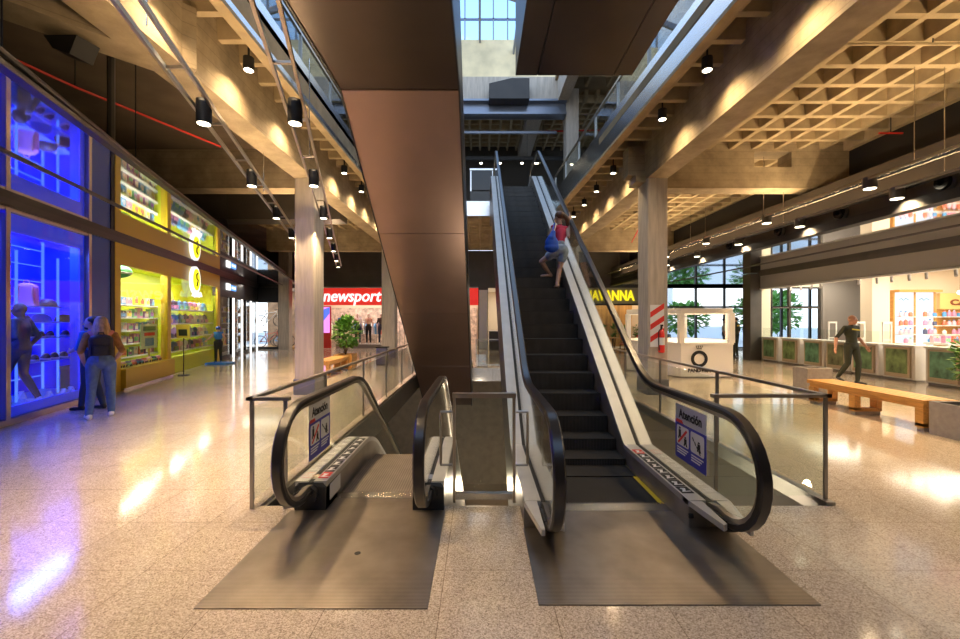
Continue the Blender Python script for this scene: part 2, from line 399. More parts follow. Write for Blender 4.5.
# waffle slab over the right bay, the two edge strips and the far bays
mb = MB()
ribs(mb, 4.12, 8.3, -1, 9.5, 5.5, grid(4.3, 8.2, .515, 5.16), grid(-1, 9.4, .53, 5.33))
ribs(mb, 4.12, 8.3, 9.95, 18.1, 5.5, grid(4.3, 8.2, .515, 5.16), grid(10.1, 18, .53, 5.33))
ribs(mb, 4.12, 8.3, 18.5, 23.4, 5.5, grid(4.3, 8.2, .515, 5.16), grid(18.6, 23.4, .53, 5.33))
mb.box(8.22, 8.5, -2, 23.5, 5.46, 5.9)
ribs(mb, -9, -4.07, 9.95, 18.1, 5.5, grid(-9, -4.2, .53, -4.2), grid(10.1, 18, .53, 5.33))
ribs(mb, -9, -4.07, 18.5, 23.4, 5.5, grid(-9, -4.2, .53, -4.2), grid(18.6, 23.4, .53, 5.33))
for y in grid(-1, 15.9, .53, 5.33): ribs(mb, 3.38-.0435*y, 3.67, y, y, 5.52, [], [y])
mb.prism([(3.45, -1, 5.525), (3.55, -1, 5.525), (2.85, 15.9, 5.525), (2.75, 15.9, 5.525)], (0, 0, .33))
ribs(mb, -3.63, -3.1, -1, 17.6, 5.52, [-3.16], grid(-1, 17.5, .53, 5.33))
ribs(mb, -3.6, 3.6, 16.1, 23.4, 5.5, grid(-3.5, 3.5, .53, 0), grid(16.3, 23.4, .53, 5.33))
struct('ceiling_waffle', mb, 'conc2')
mb = MB()
mb.box(-3.66, -3.1, -2, 16.05, 5.84, 6.0).box(-9.5, -3.66, 9.5, 23.5, 5.84, 6.0).box(4.0, 8.5, -2, 23.5, 5.84, 6.0).box(-3.66, 4.0, 16.05, 23.5, 5.84, 6.0)
mb.prism([(3.3+.05, -2, 5.84), (4.0, -2, 5.84), (4.0, 16.05, 5.84), (2.62, 16.05, 5.84)], (0, 0, .16))
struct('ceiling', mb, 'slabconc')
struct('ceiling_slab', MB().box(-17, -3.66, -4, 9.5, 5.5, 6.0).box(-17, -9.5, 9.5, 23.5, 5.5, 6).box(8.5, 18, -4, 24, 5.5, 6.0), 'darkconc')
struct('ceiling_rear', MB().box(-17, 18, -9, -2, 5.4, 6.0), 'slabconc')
for x0, x1, y0, y1, z0 in ((3.67, 4.12, -2, 18.1, 4.75), (-4.07, -3.63, -2, 18.1, 4.75)):
    struct('ceiling_beam', MB().box(x0, x1, y0, y1, z0, 5.85), 'conc')
mb = MB()   # cross beam with a rectangular opening
mb.box(4.12, 6.2, 9.5, 9.95, 4.62, 5.84).box(7.05, 8.35, 9.5, 9.95, 4.62, 5.84).box(6.2, 7.05, 9.5, 9.95, 4.62, 5.1).box(6.2, 7.05, 9.5, 9.95, 5.45, 5.84)
struct('ceiling_beam_cross', mb, 'conc')
struct('ceiling_beam_cross', MB().box(-9.2, -4.07, 9.5, 9.95, 4.62, 5.84), 'conc')
struct('ceiling_beam_cross', MB().box(-9.2, -3.6, 18.1, 18.5, 4.62, 5.84), 'conc')
struct('ceiling_beam_cross', MB().box(3.6, 8.35, 18.1, 18.5, 4.62, 5.84), 'conc')
d = V((.69, .725, 0)); n = V((.725, -.69, 0)); a = V((-4.05, 5.28, 4.755))+d*.32; b = a-d*7.3
struct('ceiling_beam_diagonal', MB().prism([a, a+n*.42, b+n*.42, b], (0, 0, .76)), 'conc')
struct('trim_5', MB().box(-9.3, -4.2, 12.6, 13.3, 4.66, 5.45), 'charcoal')         # dark boxed duct across the bay
def column(x0, x1, y0, y1, z1, plinth=True, z0=0):
    o = struct('column', MB().rbox(x0, x1, y0, y1, z0, z1, .03, 2), 'column')
    if plinth: 
        p = MB().box(x0-.015, x1+.015, y0-.015, y1+.015, 0, .34).build('column_plinth', 'plinth', base=False); p['kind'] = 'structure'
column(3.67, 4.12, 9.2, 9.78, 4.75); column(-4.07, -3.63, 9.2, 9.78, 4.75)
column(3.67, 4.22, 17.9, 18.5, 11.5); column(-4.2, -3.63, 17.9, 18.5, 11.5)
column(-11.0, -10.42, 22.9, 23.35, 5.5, False)
struct('column_capital', MB().box(3.30, 3.67, 9.35, 9.7, 4.86, 5.5).box(3.45, 3.67, 9.3, 9.75, 4.7, 4.86), 'conc')

# void edge: polished steel fascia, second floor, upper ceiling
RF = lambda Y: 3.3-.0435*Y
mb = MB().prism([(RF(-2), -2, 5.5), (RF(16), 16, 5.5), (RF(16)+.05, 16, 5.5), (RF(-2)+.05, -2, 5.5)], (0, 0, .66))
mb2 = MB().box(-3.15, -3.1, -2, 16, 5.5, 6.16).box(-3.1, 2.6, 16, 16.05, 5.6, 6.16)
struct('trim_6', mb, 'fascia'); struct('trim_7', mb2, 'fascia')
mb = MB().prism([(RF(-2)-.012, -2, 5.46), (RF(16)-.012, 16, 5.46), (RF(16)+.12, 16, 5.46), (RF(-2)+.12, -2, 5.46)], (0, 0, .06)).box(-3.24, -3.09, -2, 16, 5.46, 5.52)
struct('trim_8', mb, 'conc2')
mb = MB()
ribs(mb, -8, 8, 18.6, 24.5, 11.5, grid(-8, 8, .525, 0), grid(18.7, 24.4, .53, 5.33)); 
ribs(mb, -8, -3.3, 2, 17.8, 11.5, grid(-8, -3.3, .9, 0), grid(2, 17.8, .9, 5.33)); ribs(mb, 3.3, 8, 2, 17.8, 11.5, grid(3.3, 8, .9, 0), grid(2, 17.8, .9, 5.33))
struct('ceiling_waffle_upper', mb, 'conc2')
struct('ceiling_upper', MB().box(-9, -3.2, -2, 18.1, 11.84, 12).box(3.2, 9, -2, 18.1, 11.84, 12).box(-9, 9, 18.1, 25, 11.84, 12), 'slabconc')
struct('ceiling_beam_upper', MB().box(-3.6, 3.7, 17.9, 18.4, 10.95, 12.0).box(2.2, 2.9, 18.4, 24.5, 11.0, 11.84).box(3.3, 3.75, 15.5, 17.9, 10.9, 12.0), 'column')
bl = mat('steel_beam', (.22, .25, .32), .35, .7)
struct('ceiling_beam_steel', MB().box(-3.6, 3.66, 17.75, 18.3, 10.35, 10.43).box(-3.6, 3.68, 17.95, 18.0, 10.43, 10.9).box(-3.6, 3.68, 17.7, 18.3, 10.88, 10.96).box(-3.6, 3.4, 18.6, 18.7, 9.9, 10.0), bl)
struct('wall_upper_back', MB().box(-9, 9, 24.5, 24.7, 6, 11.84), mat('upper_wall', (.10, .095, .09), .7))
struct('wall_upper_right', MB().box(8.6, 8.8, -2, 24.5, 6, 12), mat('upper_shop_wall', (.50, .50, .52), .6, var=.3, vs=.8))
struct('wall_upper_left', MB().box(-8.8, -8.6, -2, 24.5, 6, 12), mat('upper_wall_pale', (.50, .47, .42), .6, var=.3, vs=.8))
# clerestory over the void: pale parapet, glazed grid, roof girders
struct('wall_parapet', MB().box(-6, 6, 25, 25.3, 12, 18.3), mat('parapet_cream', (.78, .66, .42), .8, var=.25, vs=.7))
mb = MB()
for x in [-6+.85*k for k in range(15)]: mb.box(x-.04, x+.04, 25.05, 25.2, 18.3, 27)
for z in [18.3, 19.6, 20.9, 22.2, 23.5, 24.8, 26.1]: mb.box(-6, 6, 25.05, 25.2, z-.04, z+.04)
f = struct('window_1', mb, bl)
p = MB().box(-6, 6, 25.1, 25.12, 18.3, 27).build('window_pane', glass('sky_glass', (.86, .93, 1)), base=False); p['kind'] = 'structure'
mb = MB()
for y in (13, 17, 21): mb.prism([(-6, y, 16.2), (0, y, 18.2), (6, y, 16.2), (6, y, 16.5), (0, y, 18.5), (-6, y, 16.5)], (0, .14, 0))
for x in (-4, -2, 0, 2, 4): mb.prism([(x-.05, 8, 16.4+2*(1-abs(x)/6)-.3), (x+.05, 8, 16.4+2*(1-abs(x)/6)-.3), (x+.05, 8, 16.4+2*(1-abs(x)/6)), (x-.05, 8, 16.4+2*(1-abs(x)/6))], (0, 17, 0))
struct('ceiling_girder', mb, bl)
struct('ceiling_bulkhead', MB().prism([(.375, 17.3, 10.76), (2.04, 17.3, 10.76), (2.04, 17.3, 11.6), (1.3, 17.3, 11.6), (.375, 17.3, 11.38)], (0, .58, 0)), 'bulk')

# ---- mirrored soffits on both sides
YA, YB = -1.0, 23.5
mb = MB().prism([(LE(YA), YA, 3.52), (LX(YA), YA, 3.52), (LX(YB), YB, 3.52), (LE(YB), YB, 3.52)], (0, 0, .02))
struct('ceiling_soffit_left', mb, 'mirror')
struct('ceiling_soffit_right', MB().box(7.45, 11.34, -1, 17.3, 3.52, 3.54).box(7.45, 20.1, 17.3, 23.5, 3.52, 3.54), 'mirror')
mb = MB().prism([(LE(YA)+.06, YA, 3.50), (LE(YA)-.03, YA, 3.50), (LE(YB)-.03, YB, 3.50), (LE(YB)+.06, YB, 3.50)], (0, 0, .045))
struct('trim_9', mb, 'brown')
mb = MB().prism([(LE(YA)-.03, YA, 3.56), (LX(YA)-.1, YA, 3.56), (LX(YB)-.1, YB, 3.56), (LE(YB)-.03, YB, 3.56)], (0, 0, .04))
struct('ceiling_void_left', mb, 'black')
def strip(mb, ya, yb, off, w, z0, z1):
    p = [LP(ya, off), LP(ya, off+w), LP(yb, off+w), LP(yb, off)]
    return mb.prism([(q.x, q.y, z0) for q in p], (0, 0, z1-z0))
struct('wall_void_left', strip(MB(), -1, 23.5, -.2, .1, 3.6, 5.5), 'black')
struct('trim_10', strip(MB(), -1, 23.5, -.10, .12, 3.40, 3.52), 'ledge')     # ledge where the shopfronts meet the soffit
struct('trim_11', strip(MB(), -1, 23.5, -1.50, .03, 3.495, 3.52), 'charcoal')
struct('trim_12', MB().box(9.49, 9.52, -1, 23.4, 3.495, 3.52), 'charcoal')
struct('wall_bulkhead', MB().box(7.3, 7.45, -1, 23.4, 3.66, 4.48), 'bulk')
struct('trim_13', MB().box(7.24, 7.47, -1, 23.4, 3.50, 3.66), 'black')
struct('wall_void_right', MB().box(8.35, 8.5, -1, 23.4, 3.6, 5.5).box(7.45, 8.4, -1, 23.4, 3.56, 3.6), 'black')
struct('wall_rear', MB().box(-17, 18, -9.2, -9, 0, 6), 'slabconc')
struct('wall_left_rear', strip(MB(), -9, 3.0, .02, .2, 0, 3.5), 'navy')
struct('wall_right_rear', MB().box(11.4, 11.6, -9, 6.0, 0, 3.5), 'cream')

# ---- back row of shops at the end of the hall
BY = 23.5
struct('wall_back', MB().box(-13.2, 18, BY, BY+.2, 3.42, 5.5).box(-.10, .45, BY, BY+.2, 0, 3.42).box(2.2, 6.0, BY, BY+.2, 0, 3.42).box(9.2, 10.4, BY, BY+.2, 0, 3.42), 'charcoal')
struct('wall_back_white', MB().box(-.05, .42, BY-.06, BY, 0, 3.3), 'white')
struct('wall_shop_back', MB().box(-13, 9.6, BY+4, BY+4.2, 0, 3.42), 'cream')
struct('ceiling_shop_back', MB().box(-13, 9.6, BY+.2, BY+4, 3.42, 3.5), 'white')
struct('wall_shop_divider', MB().box(2.3, 2.5, BY+.2, BY+4, 0, 3.42).box(-10.45, -10.25, BY+.2, BY+4, 0, 3.42).box(9.4, 9.6, BY+.2, BY+4, 0, 3.42).box(-.1, .1, BY+.2, BY+4, 0, 3.42), 'cream')
# window wall to the street beyond the right side
mb = MB()
for x in (10.4, 12.1, 13.7, 15.3, 16.9, 18.5, 20.1): mb.box(x-.05, x+.05, BY, BY+.12, 0, 3.5)
for z in (.06, 2.35, 3.45): mb.box(10.4, 20.1, BY, BY+.12, z-.05, z+.05)
struct('window_2', mb, 'charcoal')
p = MB().box(10.4, 20.1, BY+.05, BY+.06, .1, 3.45).build('window_pane', 'shopglass', base=False); p['kind'] = 'structure'
struct('wall_end_right', MB().box(20.1, 20.3, 15, 24, 0, 5.5).box(10.4, 20.1, BY, BY+.2, 3.5, 5.5), 'charcoal')
struct('ground', MB().box(-30, 70, 24.3, 110, -.6, -.1), mat('street_paving', (.55, .55, .55), .8))
# ------------------------------------------------------------------ escalators
HP = [(-.042, .012), (-.042, -.018), (-.030, -.022), (.030, -.022), (.042, -.018), (.042, .012), (.030, .024), (-.030, .024)]
def arc(cy, cz, r, a0, a1, n=14): return [(cy+r*math.cos(math.radians(a0+(a1-a0)*k/n)), cz+r*math.sin(math.radians(a0+(a1-a0)*k/n))) for k in range(n+1)]
def off(path, d): return [(y, z+d) for y, z in path]
def notice(parent, x, yc, z0, z1, wdt, rv):
    """warning notice stuck on the glass; rv = reading direction along Y (+1 / -1)"""
    s = -.004 if rv < 0 else .004
    def P(u, v, k): return (x+s*(1+k), yc+rv*u*wdt/2, z0+(z1-z0)*v)          # u in -1..1, v in 0..1
    def quad(mb, pts, k): return mb.prism([P(u, v, k) for u, v in pts], (s*.3, 0, 0))
    b = quad(MB(), [(-1, 0), (1, 0), (1, 1), (-1, 1)], 0).build('warning_notice', 'signpale', parent, smooth=False)
    quad(MB(), [(-1, 0), (1, 0), (1, .66), (-.42, .66), (-.5, .70), (-1, .70)], .4).build('blue_field', 'signblue', b, smooth=False)
    quad(MB(), [(-.95, .66), (-.45, .66), (-.5, .72), (-.9, .72)], .8).build('red_tab', 'signred', b, smooth=False)
    t = text_mesh('Atención', .105*(z1-z0)/.47, (x+s*1.7, yc, z0+(z1-z0)*.765), (0, rv, 0), (0, 0, 1), wdt*.74, bold=.004, ext=.0005)
    t.build('lettering', 'txtk', b, smooth=False)
    def rr(u0, u1, v0, v1):
        r = .06; o = []
        for cu, cv, a in ((u1-r, v1-r, 0), (u0+r, v1-r, 90), (u0+r, v0+r, 180), (u1-r, v0+r, 270)):
            for k in range(4): an = math.radians(a+30*k); o.append((cu+r*math.cos(an), cv+r*.9*math.sin(an)))
        return o
    for u0, u1 in ((-.88, -.06), (.06, .88)):
        quad(MB(), rr(u0, u1, .25, .62), .8).build('pictogram_panel', 'txtw', b, smooth=False)
    m1, m2, m4, m5 = MB(), MB(), MB(), MB()
    def fig(mb, u, v, h):
        quad(mb, [(u-.05, v+h*.82), (u+.05, v+h*.82), (u+.05, v+h), (u-.05, v+h)], 1.2)
        quad(mb, [(u-.08, v+h*.35), (u+.08, v+h*.35), (u+.08, v+h*.78), (u-.08, v+h*.78)], 1.2)
        quad(mb, [(u-.12, v), (u-.04, v), (u+.02, v+h*.36), (u-.07, v+h*.36)], 1.2); quad(mb, [(u+.06, v), (u+.14, v), (u+.07, v+h*.36), (u-.02, v+h*.36)], 1.2)
    fig(m4, -.66, .37, .22); fig(m5, -.28, .28, .17)
    fig(m1, .58, .32, .17)
    m4.build('pictogram_figure', 'txtk', b, smooth=False); m5.build('pictogram_figure', 'txtk', b, smooth=False)
    for k in range(4): quad(m1, [(.16+.13*k, .52-.06*k), (.22+.13*k, .52-.06*k), (.30+.13*k, .46-.06*k), (.24+.13*k, .46-.06*k)], 1.2)
    m1.build('pictogram_print', 'txtk', b, smooth=False)
    quad(m2, [(-.80, .30), (-.72, .28), (-.14, .55), (-.22, .58)], 1.6).build('red_slash', 'signred', b, smooth=False)
    m3 = MB()
    for u0, u1 in ((-.86, -.1), (.1, .84)):
        for k in range(3): quad(m3, [(u0, .19-.045*k), (u1-.1*k, .19-.045*k), (u1-.1*k, .214-.045*k), (u0, .214-.045*k)], .8)
    m3.build('small_print', 'txtw', b, smooth=False)
def stickers(parent, xa, xb, y0, y1, z, n, redfirst):
    for k in range(n):
        ya = y0+(y1-y0)*k/n+.006; yb = y0+(y1-y0)*(k+1)/n-.006
        red = (k == 0) == redfirst and (k == 0 or k == n-1)
        s = MB().box(xa, xb, ya, yb, z, z+.002).build('safety_sticker', 'signred' if red else 'txtk', parent, smooth=False)
        if red: s['label'] = 'red sticker'
        m = MB(); cx, cy = (xa+xb)/2, (ya+yb)/2; a = .026; r = R.random()
        m.cyl((cx-.02+.02*r, cy+a*.9, z+.002), (cx-.02+.02*r, cy+a*.9, z+.003), .014, n=8)
        m.prism([(cx-.03, cy-.03, z+.002), (cx-.005, cy-.035, z+.002), (cx+.02, cy+.03, z+.002), (cx-.005, cy+.035, z+.002)], (0, 0, .001))
        m.prism([(cx-.035, cy-.045, z+.0022), (cx+.04, cy-.045+.03*r, z+.0022), (cx+.04, cy-.03+.03*r, z+.0022), (cx-.035, cy-.032, z+.0022)], (0, 0, .001))
        m.build('pictogram_print', 'txtw', s, smooth=False)

def escalator(name, label, loc, X, deck, hand, stepf, ys, bottom, newel0, tip, deckm='deck', side='charcoal', group=None, treadm='tread'):
    """X = outer, inner, inner, outer; deck/hand/bottom = side profiles in YZ"""
    x0, a, b, x1 = X
    t = thing(name, label, 'escalator', loc, group)
    for sgn, xo, xi in ((-1, x0, a), (1, x1, b)):
        xg = (xo+xi)/2; lo, hi = sorted((xo, xi))
        MB().yz(deck+off(deck, -.05)[::-1], min(xi, xg-sgn*.025), max(xi, xg-sgn*.025)).build('inner_deck', deckm, t, smooth=False)
        MB().yz(deck+off(deck, -.05)[::-1], min(xo, xg+sgn*.025), max(xo, xg+sgn*.025)).build('outer_deck', deckm, t, smooth=False)
        MB().yz(off(deck, -.012)+off(deck, -.05)[::-1], xg-.0249, xg+.0249).build('deck_joint', 'black', t, smooth=False)
        MB().yz(off(deck, -.05)+off(deck, -.62)[::-1], xi-sgn*.0, xi+sgn*.02).build('skirt', 'deckdark', t, smooth=False)
        MB().yz(off(deck, -.05)+bottom[::-1], xo-sgn*.001, xo-sgn*.03).build('side_cladding', side, t, smooth=False)
        MB().sweepx(hand, xg, HP).build('handrail', 'rubber', t)
        MB().sweepx(hand, xg, [(-.022, -.055), (.022, -.055), (.022, -.022), (-.022, -.022)]).build('handrail_guide', 'rail', t)
        g = [p for p in hand if p[1] > deck[0][1] - 50]
        gl = [(y, z-.03) for y, z in hand[newel0:-newel0 if newel0 else None]]
        dk = [(y, z-.03) for y, z in deck if gl[0][0] < y < gl[-1][0]]
        MB().yz(gl+dk[::-1], xg-.006, xg+.006).build('glass_balustrade', 'glass', t, smooth=False)
    sm = None
    for k in range(len(ys)-1):
        y, z = ys[k], stepf(ys[k])
        if sm is None:
            mb = MB(); mb.mat(1).box(a+.012, b-.012, y, ys[k+1]-.002, z-.26, z-.004).mat(0).box(a+.012, b-.012, y-.004, ys[k+1]-.002, z-.004, z)
            st = mb.build('step', [treadm, 'riser'], t, smooth=False); sm = (st, y, z)
        else:
            st = sm[0].copy(); COL.objects.link(st); st.parent = t; st.location = (0, y-sm[1], z-sm[2])
    return t

# ---- the long escalator going up
arcR = arc(3.06, .575, .40, 284, 90)
handR = [(3.40, .12), (3.27, .165)] + arcR + fillet([(3.06, .97), (4.586, .97), (13.16, 6.97), (14.9, 6.97)], [1.1, 1.1])[1:] + arc(14.9, 6.57, .4, 90, -90)[1:]
deckR = [(3.32, .22), (4.81, .22), (13.39, 6.22), (15.2, 6.22)]
def stepR(y):
    z0 = .7*(y-4.8)
    if y < 4.2: return 0.
    if y < 5.4: return (y-4.2)**2*.7/2.4
    if y > 13.97: return 6.0
    if y > 12.77: return 6.0-(13.97-y)**2*.7/2.4
    return z0
botR = [(3.32, -.02), (4.9, -.85), (13.6, 5.1), (15.3, 5.1)]
up = escalator('escalator', 'long escalator with white sloping decks climbing to the second floor', (1.16, 3.4, 0), (.35, .66, 1.65, 1.97), deckR, handR, stepR,
               [3.74+.33*k for k in range(33)], [(3.32, 0), (3.72, 0)]+botR[1:], 7, True)
MB().yz([(3.72, -.02), (4.9, -.84), (13.6, 5.11), (15.3, 5.11), (15.3, 5.05), (13.6, 5.05), (4.9, -.9), (3.72, -.1)], .36, 1.96).build('underside', 'charcoal', up, smooth=False)
MB().box(.34, 1.965, 2.42, 3.315, 0, .008).box(.66, 1.65, 3.315, 3.60, 0, .008).build('floor_plate', 'plate', up, smooth=False)
cm = MB().box(.665, 1.645, 3.60, 3.735, 0, .012)
for k in range(40): cm.box(.67+.0243*k, .682+.0243*k, 3.735, 3.765, .002, .01)
cm.build('comb_plate', 'steel', up, smooth=False)
MB().box(1.60, 1.645, 3.74, 5.0, .004, .007).build('yellow_edge_line', 'yellow', up, smooth=False)
MB().box(.665, .70, 3.74, 5.0, .004, .007).build('yellow_edge_line', 'yellow', up, smooth=False)
for sgn, xo, xi in ((-1, .35, .66), (1, 1.97, 1.65)):
    lo, hi = sorted((xo, xi)); xg = (xo+xi)/2
    MB().box(lo+.004, hi-.004, 3.316, 3.72, 0, .168).build('newel_base', 'deckdark', up, smooth=False)
    MB().prism([(xi, 3.33, .175), (xi, 3.42, .175), (xg-sgn*.055, 3.42, .175), (xg-sgn*.055, 2.98, .155), (xg-sgn*.09, 2.96, .155)], (0, 0, .045)).build('deck_tip', 'deck', up, smooth=False)
    MB().prism([(xg+sgn*.055, 3.42, .175), (xo, 3.42, .175), (xo, 3.30, .175), (xg+sgn*.08, 2.90, .155), (xg+sgn*.055, 2.90, .155)], (0, 0, .045)).build('deck_tip', 'deck', up, smooth=False)
    MB().rbox(xg-.045, xg+.045, 3.0, 3.18, .13, .205, .02).build('handrail_inlet', 'newel', up)
    MB().cyl((xi-sgn*0.0, 3.318, .10), (xi+sgn*.03, 3.318, .10), .02).build('base_bolt', 'black', up)
MB().box(.66, 1.65, 13.9, 15.6, 5.9, 6.0).build('upper_floor_plate', 'plate', up, smooth=False)
stickers(up, 1.665, 1.765, 3.45, 4.62, .2205, 8, False)
notice(up, 1.81, 3.61, .40, .885, .53, -1)

# ---- the narrow escalator going down to the basement
arcA = arc(3.43, .575, .40, 284, 90)
handA = [(3.80, .20), (3.64, .165)] + arcA + fillet([(3.43, .97), (5.13, .97), (11.6, -3.56), (12.6, -3.56)], [1.0, 1.0])[1:]
deckA = [(3.64, .25)] + fillet([(3.66, .25), (5.24, .25), (11.85, -4.38), (12.5, -4.38)], [1.2, 1.0])[1:]
def stepA(y):
    if y < 4.6: return 0.
    if y < 5.6: return -(y-4.6)**2*.35
    return -.35-.7*(y-5.6)
dn = escalator('escalator', 'narrow escalator running down into the basement opening', (-.97, 3.7, 0), (-1.60, -1.33, -.58, -.31), deckA, handA, stepA,
               [3.98+.33*k for k in range(20)], [(3.64, 0), (3.75, 0), (3.75, -.6), (4.8, -.9), (10.0, -4.55), (12.5, -4.55)], 7, False, treadm='treada')
MB().box(-1.63, -.30, 2.39, 3.62, 0, .008).box(-1.33, -.58, 3.62, 3.86, 0, .008).build('floor_plate', 'plate', dn, smooth=False)
MB().cyl((-.86, 2.95, .008), (-.86, 2.95, .0095), .022, n=14).build('lifting_hole', 'black', dn)
cm = MB().box(-1.325, -.585, 3.86, 3.975, 0, .012)
for k in range(30): cm.box(-1.32+.0243*k, -1.308+.0243*k, 3.975, 4.005, .002, .01)
cm.build('comb_plate', 'steel', dn, smooth=False)
for sgn, xo, xi in ((-1, -1.60, -1.33), (1, -.31, -.58)):
    lo, hi = sorted((xo, xi)); xg = (xo+xi)/2
    MB().prism([(lo, 3.62, 0), (hi, 3.62, 0), (hi, 3.62, .20), (hi-.03, 3.64, .236), (lo+.03, 3.64, .236), (lo, 3.62, .20)], (0, .30, 0)).build('newel_base', 'newel', dn, smooth=False)
    MB().lathe([(.04, 0), (.075, 0), (.075, .05), (.04, .05)], (0, 0, 0)).xf(lambda p: V((xg+p.x, 3.62-p.z, .15+p.y))).build('handrail_inlet', 'newel', dn)
stickers(dn, -1.430, -1.345, 3.70, 4.95, .2505, 8, True)
MB().box(-1.334, -1.3285, 3.72, 4.0, .05, .19).build('type_plate', 'signpale', dn, smooth=False)
notice(dn, -1.456, 3.81, .44, .92, .50, 1)

# ---- the overhead escalator coming down from the second floor (its bronze underside faces the camera)
handB = [(.9, 6.97)] + fillet([(.95, 6.97), (5.13, 6.97), (13.7, .97), (15.0, .97)], [1.0, 1.0])[1:] + arc(15.0, .57, .4, 90, -80)[1:]
deckB = [(.9, 6.22), (4.9, 6.22), (13.47, .22), (15.1, .22)]
def stepB(y):
    if y < 4.6: return 6.
    if y > 13.2: return 0.
    return 6.0-.7*(y-4.6) if y < 13.17 else 0.
BX = (-1.81, -1.55, -.52, -.26)
ob = escalator('escalator', 'overhead escalator coming down from the second floor with bronze underside', (-1.03, 13.0, 0), BX, deckB, handB, stepB,
               [1.0+.33*k for k in range(39)], [(.9, 4.62), (5.43, 4.62), (13.7, -1.17), (15.1, -1.17)], 0, False, side='brown')
MB().yz([(.9, 4.75), (5.46, 4.75), (13.75, -1.05), (13.65, -1.05), (5.40, 4.66), (.9, 4.66)], -1.78, -.29).build('truss', 'black', ob, smooth=False)
def bz(y): return 4.61-.7*max(0, y-5.42)
for ya, yb, m in ((.9, 5.40, 'brown'), (5.425, 7.46, 'bronze'), (7.47, 9.46, 'bronze'), (9.47, 11.46, 'bronze'), (11.47, 13.6, 'bronze')):
    MB().yz([(ya, bz(ya)), (yb, bz(yb)), (yb, bz(yb)+.06), (ya, bz(ya)+.06)], -1.79, -.28).build('underside_panel', m, ob, smooth=False)
for x in (-1.81, -.28):
    MB().yz([(.9, 4.595), (5.415, 4.595), (13.62, -1.13), (13.62, -1.05), (5.43, 4.70), (.9, 4.70)], x, x+.02).build('edge_trim', 'black', ob, smooth=False)
# ---- the next flight's lower landing, hanging over the long escalator
C0, C1 = .46, 1.96
up2 = thing('escalator', 'dark brown underside of the next escalator overhead, seamed in three panels', 'escalator', (1.21, 5.4, 4.8))
for xa, xb in ((C0, .735), (.745, 1.715), (1.725, C1)):
    MB().yz([(1.2, 4.8), (5.42, 4.8), (5.42, 4.86), (1.2, 4.86)], xa, xb).build('underside_panel', 'brown', up2, smooth=False)
MB().box(C0, C1, 5.40, 5.44, 4.82, 6.2).build('end_cladding', 'brown', up2, smooth=False)
for x in (C0, C1-.03): MB().box(x, x+.03, 1.2, 5.40, 4.86, 6.2).build('side_cladding', 'brown', up2, smooth=False)
MB().box(C0+.04, C1-.04, 1.2, 5.38, 4.9, 5.0).build('truss', 'black', up2, smooth=False)
for x in (.6, 1.82):
    MB().sweepx([(1.2, 6.97)]+[(4.9, 6.97)]+arc(5.0, 6.57, .4, 90, -80), x, HP).build('handrail', 'rubber', up2)
    MB().box(x-.006, x+.006, 1.2, 5.2, 6.2, 6.95).build('glass_balustrade', 'glass', up2, smooth=False)

# ------------------------------------------------------------------ railings round the opening
def railing(name, label, pts, posts, h=.975, cat='railing', sub=1.2, z0=0.):
    """flat-bar posts, glass panels and a steel top rail along a plan polyline"""
    t = thing(name, label, cat, (*pts[0], z0))
    for (xa, ya), (xb, yb) in zip(pts, pts[1:]):
        a, b = V((xa, ya, 0)), V((xb, yb, 0)); L = (b-a).length; d = (b-a)/L; n = V((-d.y, d.x, 0))
        def slab(mb, s0, s1, w, z0_, z1_): 
            q = [a+d*s0+n*w, a+d*s1+n*w, a+d*s1-n*w, a+d*s0-n*w]; return mb.prism([(p.x, p.y, z0+z0_) for p in q], (0, 0, z1_-z0_))
        slab(MB(), -.025, L+.025, .025, h-.03, h).build('top_rail', 'rail', t, smooth=False)
        np_ = max(1, round(L/posts)); 
        for k in range(np_+1):
            s = L*k/np_; slab(MB(), max(0, s-.03), min(L, s+.03), .008, 0, h-.03).build('post', 'post', t, smooth=False)
        ng = max(1, round(L/sub))
        for k in range(ng):
            slab(MB(), L*k/ng+.012, L*(k+1)/ng-.012, .005, .06, h-.09).build('glass_panel', 'glass', t, smooth=False)
    return t
railing('glass_railing', 'glass railing with steel rail beside the white long escalator', [(2.12, 3.80), (3.14, 3.80), (3.14, 14.36)], 1.78, sub=.95)
railing('glass_railing', 'glass railing with steel rail beside the narrow descending escalator', [(-1.68, 3.66), (-2.0, 3.66), (-2.0, 14.3)], 1.74, sub=1.0)
railing('glass_railing', 'short glass railing across the far end of the basement opening', [(-.15, 14.45), (3.0, 14.45)], 1.1, sub=.6)
g = thing('glass_guard', 'small steel framed glass guard standing between the two escalators', 'railing', (.035, 3.8, 0))
for x in (-.245, .295): MB().box(x, x+.025, 3.78, 3.82, 0, .975).build('post', 'rail', g, smooth=False)
MB().box(-.25, .325, 3.765, 3.835, .945, .985).build('top_rail', 'rail', g, smooth=False)
MB().box(-.22, .295, 3.775, 3.83, .03, .085).build('bottom_rail', 'steel', g, smooth=False)
MB().box(-.22, .295, 3.797, 3.805, .085, .945).build('glass_panel', 'glass', g, smooth=False)
for sx in (-1, 1):
    xa = -.25 if sx < 0 else .325; xb = xa+sx*.105
    MB().tube([(xa, 3.80, .815), (xb, 3.80, .815), (xb, 3.80, .80), (xb, 3.80, .35), (xb, 3.80, .335), (xa, 3.80, .335)], .012, 8).build('side_bracket', 'rail', g)
